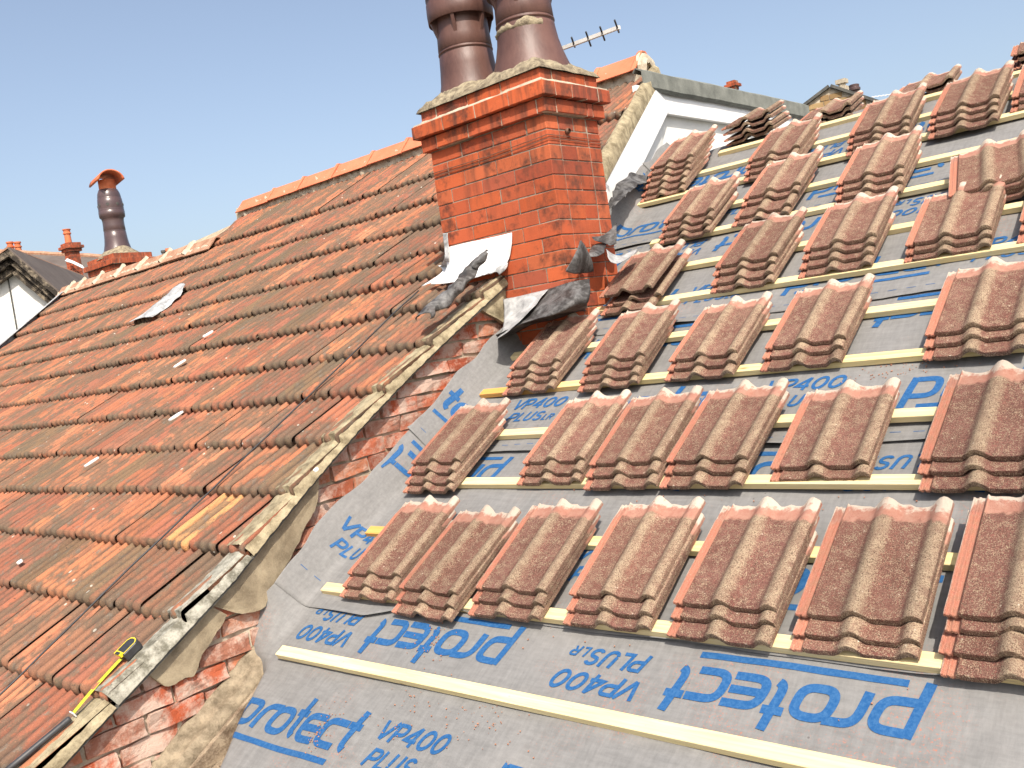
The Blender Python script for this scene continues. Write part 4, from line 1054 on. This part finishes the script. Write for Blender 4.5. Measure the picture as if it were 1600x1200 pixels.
# mortar crumbs
crumbs = [(325, 522, .045, .02, 'white angled fragment on the far tiles left of the lead patch line'), (281, 568, .05, .016, 'long white sliver on the middle tiles'), (275, 650, .05, .016, 'white sliver on a tile nose in the middle of the roof'),
          (143, 722, .05, .012, 'thin white sliver on the left tiles'), (31, 878, .016, .013, 'round white pebble on the near left tiles'), (494, 824 - 90, .012, .01, 'small pale crumb near the cable')]
for x, y, a, b, lab in crumbs:
    p = onn(x, y, NL + .016); m = MB()
    out = [Vector((a * cos(t) * (1 + .3 * nz(t, x)), b * sin(t) * (1 + .3 * nz(t, y)), .006)) for t in [i * pi / 5 for i in range(10)]]
    m.prism(out[::-1], Vector((0, 0, -.010)))
    o = m.build('mortar_crumb', M_WHITEL, None, RP @ Matrix.Translation(p) @ Matrix.Rotation(radians(60), 4, 'Z')); fixnorm(o); tag(o, lab, 'fragment', 'pale fragments on the clay tiles')
# red dust and chips swept over the grey sheets
m = MB()
for (cx, cy, n_, su, sv) in ((700, 965, 90, .05, .12), (640, 1100, 50, .08, .15), (760, 1130, 60, .09, .05), (1400, 580, 70, .10, .03), (960, 1000, 25, .5, .1), (1250, 790, 40, .5, .05), (505, 1140, 60, .03, .06)):
    c = onn(cx, cy, 0)
    for i in range(n_):
        u = c.x + R.gauss(0, su); v = c.y + R.gauss(0, sv); s = R.uniform(.0006, .0018)
        if v < .2: continue
        M_ = Matrix.Translation((u, v, wr(u, v) + .006)) @ Matrix.Rotation(R.uniform(0, 3), 4, 'Z')
        m.box(-s, s * 1.5, -s, s, -s, s * .6, None, s * .3, M=M_)
o = m.build('brick_dust', M_CRUMB, None, RP); tag(o, 'scattered red brick chips and dust on the grey sheets', 'debris', kind='stuff')

# ================================================================== BACKGROUND HOUSES AND CHIMNEYS
def child(mb, par, name, mat, **k):
    o = mb.build(name, mat, **k); o.parent = par; o.matrix_parent_inverse = par.matrix_world.inverted(); return o
def root(name, loc, label, cat, group=None):
    e = empty(name, loc); bpy.context.view_layer.update(); tag(e, label, cat, group); return e
UP = Vector((0, 0, 1))
def up_on(px, py, depth):
    """frame at a point: right and away directions that are level"""
    p = dep(px, py, depth); fw = Vector((p.x, p.y, 0)).normalized(); rt = Vector((fw.y, -fw.x, 0)); return p, rt, fw
# --- second party wall chimney with the cowled pot
c = dep(190, 425, 13.6)
e2 = root('brick_chimney', (c.x, c.y, c.z - 1), 'low oversailing red brick chimney with one dark pot under a half round cowl', 'chimney')
sx, sy = .40, .27; zt2 = dep(190, 401, 13.6).z
CPAL = [(.46, .10, .04), (.52, .12, .05), (.40, .085, .035)]
for k, (ee, zz) in enumerate(((.0, .36), (.0, .28), (.05, .20), (.10, .115), (.05, .04))):
    pass
def simple_shell(m, cx, cy, hx, hy, z, h, pal, bl=.235):
    for sgn in (-1, 1):
        a = cx - hx
        while a < cx + hx - .01:
            b = min(a + bl, cx + hx); q = R.uniform(.8, 1.1); col = tuple(i * q for i in R.choice(pal)); m.box(a + .004, b - .004, cy + sgn * hy - (.1 if sgn > 0 else 0), cy + sgn * hy + (.1 if sgn < 0 else 0), z + .004, z + h - .004, col, .002); a = b
        a = cy - hy + .104
        while a < cy + hy - .11:
            b = min(a + bl * .5, cy + hy - .104); q = R.uniform(.75, 1.0); col = tuple(i * q for i in R.choice(pal)); m.box(cx + sgn * hx - (.1 if sgn > 0 else 0), cx + sgn * hx + (.1 if sgn < 0 else 0), a + .003, b - .003, z + .004, z + h - .004, col, .002); a = b
m = MB(); j = MB()
zz = zt2
for k, ee in enumerate((.02, .07, .03) + (.0,) * 14):
    zz -= .078; simple_shell(m, c.x, c.y, sx + ee, sy + ee, zz + .0, .078, CPAL); j.box(c.x - sx - ee + .006, c.x + sx + ee - .006, c.y - sy - ee + .006, c.y + sy + ee - .006, zz + .001, zz + .077)
child(m, e2, 'shaft', M_BRICK); child(j, e2, 'joint_mortar', M_JOINT)
m = MB(); m.lathe([(.001, .16), (.20, .13), (.30, .06), (.40, .0), (.42, -.03)], (c.x, c.y, zt2), 24)
for v in m.v: v.x = c.x + (v.x - c.x) * 1.0; v.y = c.y + (v.y - c.y) * .72; v.z += .012 * nz(v.x * 9, v.y * 9)
child(m, e2, 'flaunching', M_FLAUN, smooth=True)
pc = (c.x + .0, c.y); zb_ = zt2 + .05; s_ = .83
pr = [(.205, 0), (.185, .06), (.165, .14), (.155, .22), (.150, .30), (.144, .305), (.150, .312), (.144, .32), (.150, .33), (.146, .40), (.145, .46), (.150, .50), (.172, .52), (.176, .56), (.176, .60), (.170, .605), (.175, .615), (.170, .625), (.173, .64), (.170, .72), (.164, .78), (.158, .785), (.160, .80), (.150, .86), (.128, .91), (.122, .915), (.10, .92)]
m = MB(); m.lathe([(a * 1.02, b * 1.02) for a, b in pr], (pc[0], pc[1], zb_), 40); po = child(m, e2, 'chimney_pot', M_POTB, smooth=True)
for k in range(8):
    m = MB(); a = radians(k * 45 - 128); m.lathe([(.001, .006), (.020, .006), (.022, 0)], seg=12, M=Matrix.Translation((pc[0] + .174 * cos(a), pc[1] + .174 * sin(a), zb_ + .70)) @ Matrix.Rotation(a, 4, 'Z') @ Matrix.Rotation(pi / 2, 4, 'Y')); child(m, e2, 'pot_vent', M_SLATE)
m = MB(); zc2 = zb_ + .93; m.lathe([(.118, 0), (.118, .14), (.10, .145)], (pc[0], pc[1], zc2), 30); child(m, e2, 'cowl_base', M_TERRA, smooth=False)
dirv = Vector((ROWS[0][0], ROWS[0][1], 0)).normalized()
cd = (Vector((ROWS[2][0], ROWS[2][1], 0)).normalized() * .80 - dirv * .60).normalized(); cs_ = Vector((cd.y, -cd.x, 0))
rows = []
for i in range(17):
    a = radians(8 + i * (164 / 16)); rows.append([Vector((pc[0], pc[1], zc2 + .08)) + cs_ * .185 * cos(a) + UP * .165 * sin(a) + cd * t for t in (-.28, -.1, .1, .28)])
m = MB(); m.grid(rows); child(m, e2, 'cowl', M_TERRA, smooth=True, solid=.02)
# --- white gable house (left edge)
def gab(px, py): d = ray(px, py); return C0 + d * (19.0 / d.dot(Vector((-.80, .60, 0))))    # plane facing us, 19 m away
gf = Vector((-.80, .60, 0)).normalized()
e3 = root('gable_house', (gab(30, 560).x, gab(30, 560).y, 0), 'white rendered gable end with a dark mossy double verge at the left edge', 'house')
g0 = [gab(-60, 470), gab(25, 412), gab(106, 480), gab(40, 640), gab(-60, 640)]
gz = 0
lo_ = [Vector((gab(106, 480).x, gab(106, 480).y, 0)), Vector((gab(-60, 470).x, gab(-60, 470).y, 0))]
m = MB(); m.prism([g0[0], g0[1], g0[2], lo_[0], lo_[1]], gf * .3); fixnorm(child(m, e3, 'wall', M_RENDER))
def beam(m, a, b, wid, proj, back=.3, drop=Vector((0, 0, -1)), off=0.0, mirr=1, seg=16, rough=.012):
    """a bargeboard strip from a to b on the gable plane, with ragged lower edge"""
    t = (b - a).normalized(); dn = (drop - t * drop.dot(t)).normalized(); rows = []
    for i in range(seg + 1):
        p = a.lerp(b, i / seg); r1 = rough * nz(i * .9, wid * 90, a.x); r2 = rough * nz(i * .8, wid * 50, a.x + 5)
        rows.append([p + dn * (off + r1) + gf * back, p + dn * (off + r1) - gf * proj, p + dn * (off + wid + r2) - gf * proj, p + dn * (off + wid + r2) + gf * back])
    m.grid(rows)
ap = gab(25, 393); rl = gab(116, 471); ll = gab(-60, 452)
for w0, off, pj in ((.10, .0, .42), (.09, .115, .30), (.10, .225, .20)):
    for b in (rl, ll):
        m = MB(); beam(m, ap, b, w0, pj, off=off); fixnorm(child(m, e3, 'bargeboard', M_BARGE))
# rear running roofs of that house: orange on the left, brown on the right
back = -Vector((.80, -.60, 0)) * 0 + gf * 5.5
m = MB(); m.add([ap + Vector((0, 0, .03)), ll + Vector((0, 0, .03)), ll + back, ap + back], [(0, 1, 2, 3)]); m.add([ap - gf * .42 + Vector((0, 0, .02)), ll - gf * .42 + Vector((0, 0, .02)), ll + Vector((0, 0, .02)), ap + Vector((0, 0, .02))], [(0, 1, 2, 3)]); child(m, e3, 'roof', M_OLDR, solid=.03)
m = MB(); m.add([ap + Vector((0, 0, .03)) - gf * .42, rl + Vector((0, 0, .03)) - gf * .42, rl + back, ap + back], [(0, 1, 2, 3)]); child(m, e3, 'roof', M_BROWNR, solid=.03)
m = MB(); xs = gab(14, 440); m.tube([xs + Vector((0, 0, .3)) - gf * .03, Vector((xs.x, xs.y, 3)) - gf * .03], .012, 6); child(m, e3, 'render_joint', M_SLATE)
# --- long brown roofed house behind it
q0, rt0, fw0 = up_on(100, 400, 26)
def bh(px, py, d=26): return dep(px, py, d)
e4 = root('brown_roofed_house', (bh(120, 600).x, bh(120, 600).y, 0), 'long brown roof with a thin red ridge behind the white gable', 'house')
A0, A1, B0_, B1_ = bh(-60, 392, 30), bh(300, 409, 30), bh(260, 500, 23), bh(-60, 480, 23)
m = MB(); rows = []
for i in range(40):
    rows.append([A0.lerp(A1, i / 39).lerp(B1_.lerp(B0_, i / 39), j / 24) + Vector((0, 0, .02 * (j % 2))) for j in range(25)])
m.grid(rows); child(m, e4, 'roof', M_BROWNR, solid=.05)
m = MB(); m.tube([A0.lerp(A1, i / 20) + Vector((0, 0, .03 + .012 * (i % 2))) for i in range(21)], .075, 8); child(m, e4, 'ridge', M_OLDR)
m = MB(); m.prism([B1_ + fw0 * .3 + Vector((0, 0, -.1)), B0_ + fw0 * .3 + Vector((0, 0, -.1)), Vector((B0_.x, B0_.y, 0)) + fw0 * .3, Vector((B1_.x, B1_.y, 0)) + fw0 * .3], fw0 * .2); child(m, e4, 'wall', M_WALLR)
def stack(px0, px1, ptop, pbot, depth, label, pots, capk=3, down=.8, depthy=.5, flash=False, pal=CPAL, pmat=None, lean=0):
    """chimney stack; pots: list of (px, base py, top py, px radius)"""
    a = dep(px0, (ptop + pbot) / 2, depth); b = dep(px1, (ptop + pbot) / 2, depth); cx, cy = (a.x + b.x) / 2, (a.y + b.y) / 2
    wd = (b - a).length * .78; top = dep((px0 + px1) / 2, ptop, depth).z; bot = dep((px0 + px1) / 2, pbot, depth).z
    e = root('brick_chimney', (cx, cy, bot), label, 'chimney'); hx, hy = wd * .42, wd * .36
    m = MB(); z = top; k = 0; j = MB()
    while z > bot - down:
        ee = (.05, .10, .05)[k] if k < capk else 0
        simple_shell(m, cx, cy, hx + ee, hy + ee, z - .078, .078, pal); j.box(cx - hx - ee + .01, cx + hx + ee - .01, cy - hy - ee + .01, cy + hy + ee - .01, z - .0775, z - .0005); z -= .078; k += 1
    child(m, e, 'shaft', M_BRICK); child(j, e, 'joint_mortar', M_JOINT)
    for px, pb, pt, pr_ in pots:
        zb2 = dep(px, pb, depth).z; zt3 = dep(px, pt, depth).z; p = dep(px, pb, depth); rr = pr_ * depth / FPX; h = zt3 - zb2
        m = MB(); m.lathe([(rr * 1.15, 0), (rr, .10 * h), (rr * .92, .55 * h), (rr * .92, .62 * h), (rr * 1.2, .68 * h), (rr * 1.2, .74 * h), (rr, .77 * h), (rr * 1.02, .93 * h), (rr * 1.25, .95 * h), (rr * 1.25, h), (rr * .8, h), (rr * .75, .9 * h)], (p.x, p.y, zb2), 20)
        child(m, e, 'chimney_pot', pmat or M_TERRA, smooth=False)
    return e, cx, cy, hx, hy
ee_, cx, cy, hx, hy = stack(99, 127, 380, 414, 24.5, 'slim brick chimney with one tall buff pot on the brown roof', [(107.5, 381, 358, 5)], capk=3)
m = MB(); pts = [dep(103, 409, 24.2), dep(113, 412, 24.2), dep(134, 422, 24.2), dep(130, 416, 24.2), dep(118, 410, 24.2), dep(106, 405, 24.2)]
m.prism([pts[0], pts[1], pts[2], pts[3], pts[4], pts[5]], Vector((.03, -.03, .02))); fixnorm(child(m, ee_, 'lead_flashing', M_WHITEL))
for i, (px, lab) in enumerate(((18.0, 'left one of two small terracotta pots above the white gable'), (29.5, 'right one of two small terracotta pots above the white gable'))):
    p = dep(px, 395, 31); rr = 5.2 * 31 / FPX; h = 17 * 31 / FPX; m = MB()
    m.lathe([(rr * 1.0, -.6), (rr, 0), (rr * .85, .45 * h), (rr * 1.1, .5 * h), (rr * 1.1, .6 * h), (rr * .8, .64 * h), (rr * .85, .85 * h), (rr * 1.05, .88 * h), (rr * 1.05, h), (rr * .7, h), (rr * .7, .8 * h)], (p.x, p.y, p.z), 20)
    tag(m.build('chimney_pot', M_TERRA), lab, 'chimney pot', 'pots above the white gable')
for px, pt, rr_, mt, lab in ((257, 391, 3.6, M_SLATE, 'small dark pot showing over the lower ridge'), (264.5, 388, 3.6, M_TERRA, 'small terracotta pot between a dark and a low one over the lower ridge'), (271.5, 392, 3.2, M_TERRA, 'lowest terracotta pot just right of the small pots over the lower ridge')):
    p = dep(px, 402, 30); h = dep(px, pt, 30).z - p.z; rr = rr_ * 30 / FPX; m = MB(); m.lathe([(rr, -1.5), (rr, 0), (rr * .9, .6 * h), (rr * 1.15, .7 * h), (rr * 1.15, h), (rr * .7, h), (rr * .7, .7 * h)], (p.x, p.y, p.z), 16)
    tag(m.build('chimney_pot', mt), lab, 'chimney pot', 'small pots over the lower ridge')
# --- small red chimney above the felt edge
stack(1138, 1151, 127, 137, 24, 'tiny red brick chimney top just over the grey felt edge', [], capk=3, down=11.0)
# --- stone gable on the right
e5 = root('stone_gable_house', (dep(1320, 300, 16).x, dep(1320, 300, 16).y, 0), 'buff coursed stone gable with dark coping behind the ridge stacks', 'house')
def sg(px, py): d = ray(px, py); return C0 + d * (15.0 / d.dot(sgf))
sgf = Vector((-.30, .954, 0)).normalized(); sgr = Vector((sgf.y, -sgf.x, 0))
ap = sg(1297, 137); lf = sg(1240, 180); rg = sg(1420, 178)
def toz(p, z): return Vector((p.x, p.y, z))
m = MB(); m.prism([ap, rg, toz(rg, 0), toz(lf, 0), lf], sgf * .3); fixnorm(child(m, e5, 'wall_mortar', M_MORT))
M_STONE = mat_brick('buff gritstone', soot=.0, bump=.004); STP = [(.25, .17, .075), (.30, .21, .10), (.22, .145, .065), (.28, .185, .085)]
m = MB(); z = ap.z - .06; k = 0; W0 = (lf - ap).dot(sgr); W1 = (rg - ap).dot(sgr)
sl0 = (lf.z - ap.z) / W0; sl1 = (rg.z - ap.z) / W1
zz = ap.z - .09; k = 0; SH = .088
while zz > lf.z - 1.3:
    a_ = max((zz + SH * .6 - ap.z) / sl0, W0 - .0) if sl0 else W0; b_ = min((zz + SH * .6 - ap.z) / sl1, W1)
    a_ = max((zz + SH - ap.z) / sl0, W0); x = a_ + .02 - (.12 if k % 2 else 0)
    while x < b_ - .03:
        l_ = R.uniform(.17, .27); x0 = max(x, a_ + .02); x1 = min(x + l_, b_ - .02)
        if x1 - x0 > .03:
            q = R.uniform(.8, 1.15); col = tuple(i * q for i in R.choice(STP))
            MM = Matrix((( sgr.x, sgf.x, 0, ap.x), (sgr.y, sgf.y, 0, ap.y), (0, 0, 1, 0), (0, 0, 0, 1)))
            m.box(x0 + .006, x1 - .006, -.014, .05, zz + .007, zz + SH - .007, col, .003, M=MM)
        x += l_
    zz -= SH; k += 1
child(m, e5, 'coursed_stone', M_STONE)
for b in (lf, rg):
    m = MB(); t = (b - ap).normalized(); up = (UP - t * UP.dot(t)).normalized(); b2 = b + t * .3
    m.prism([ap + up * .002 - sgf * .06, b2 + up * .002 - sgf * .06, b2 + up * .045 - sgf * .06, ap + up * .045 - sgf * .06], sgf * 3); fixnorm(child(m, e5, 'coping', M_SLATE))
m = MB(); p = dep(1316.5, 139, 15.6); wd = 7.2 * 15.6 / FPX; m.box(-wd, wd, -wd, wd, -.1, .04, M=Matrix.Translation(p)); m.box(-wd * 1.05, wd * 1.05, -wd, wd, .085, .155, M=Matrix.Translation(p)); m.lathe([(wd * .75, 0), (wd * .75, .12)], tuple(p), 16)
tag(m.build('chimney_pot', M_MORT), 'square buff pot with a flat cap on the stone gable', 'chimney pot', 'pots behind the stone gable')
p = dep(1335.5, 146, 15.9); rr = 8.2 * 15.9 / FPX; m = MB(); m.lathe([(rr * .7, -.15), (rr * .75, 0), (rr * .8, .03), (rr * 1.12, .05), (rr * 1.15, .085), (rr * .95, .10), (rr * 1.0, .14), (rr * .8, .15), (rr * .6, .12)], tuple(p), 24)
tag(m.build('chimney_pot', M_POTB), 'squat dark round pot right of the buff square one', 'chimney pot', 'pots behind the stone gable')
pts = [dep(1362 + i * 3.0, 151.5 - i * .42 + (.9 if i % 2 else -.3), 14) for i in range(12)]
m = MB(); m.tube(pts, .007, 6); tag(m.build('white_rope', M_WHITEL), 'short white twisted line against the sky right of the stone gable', 'rope')
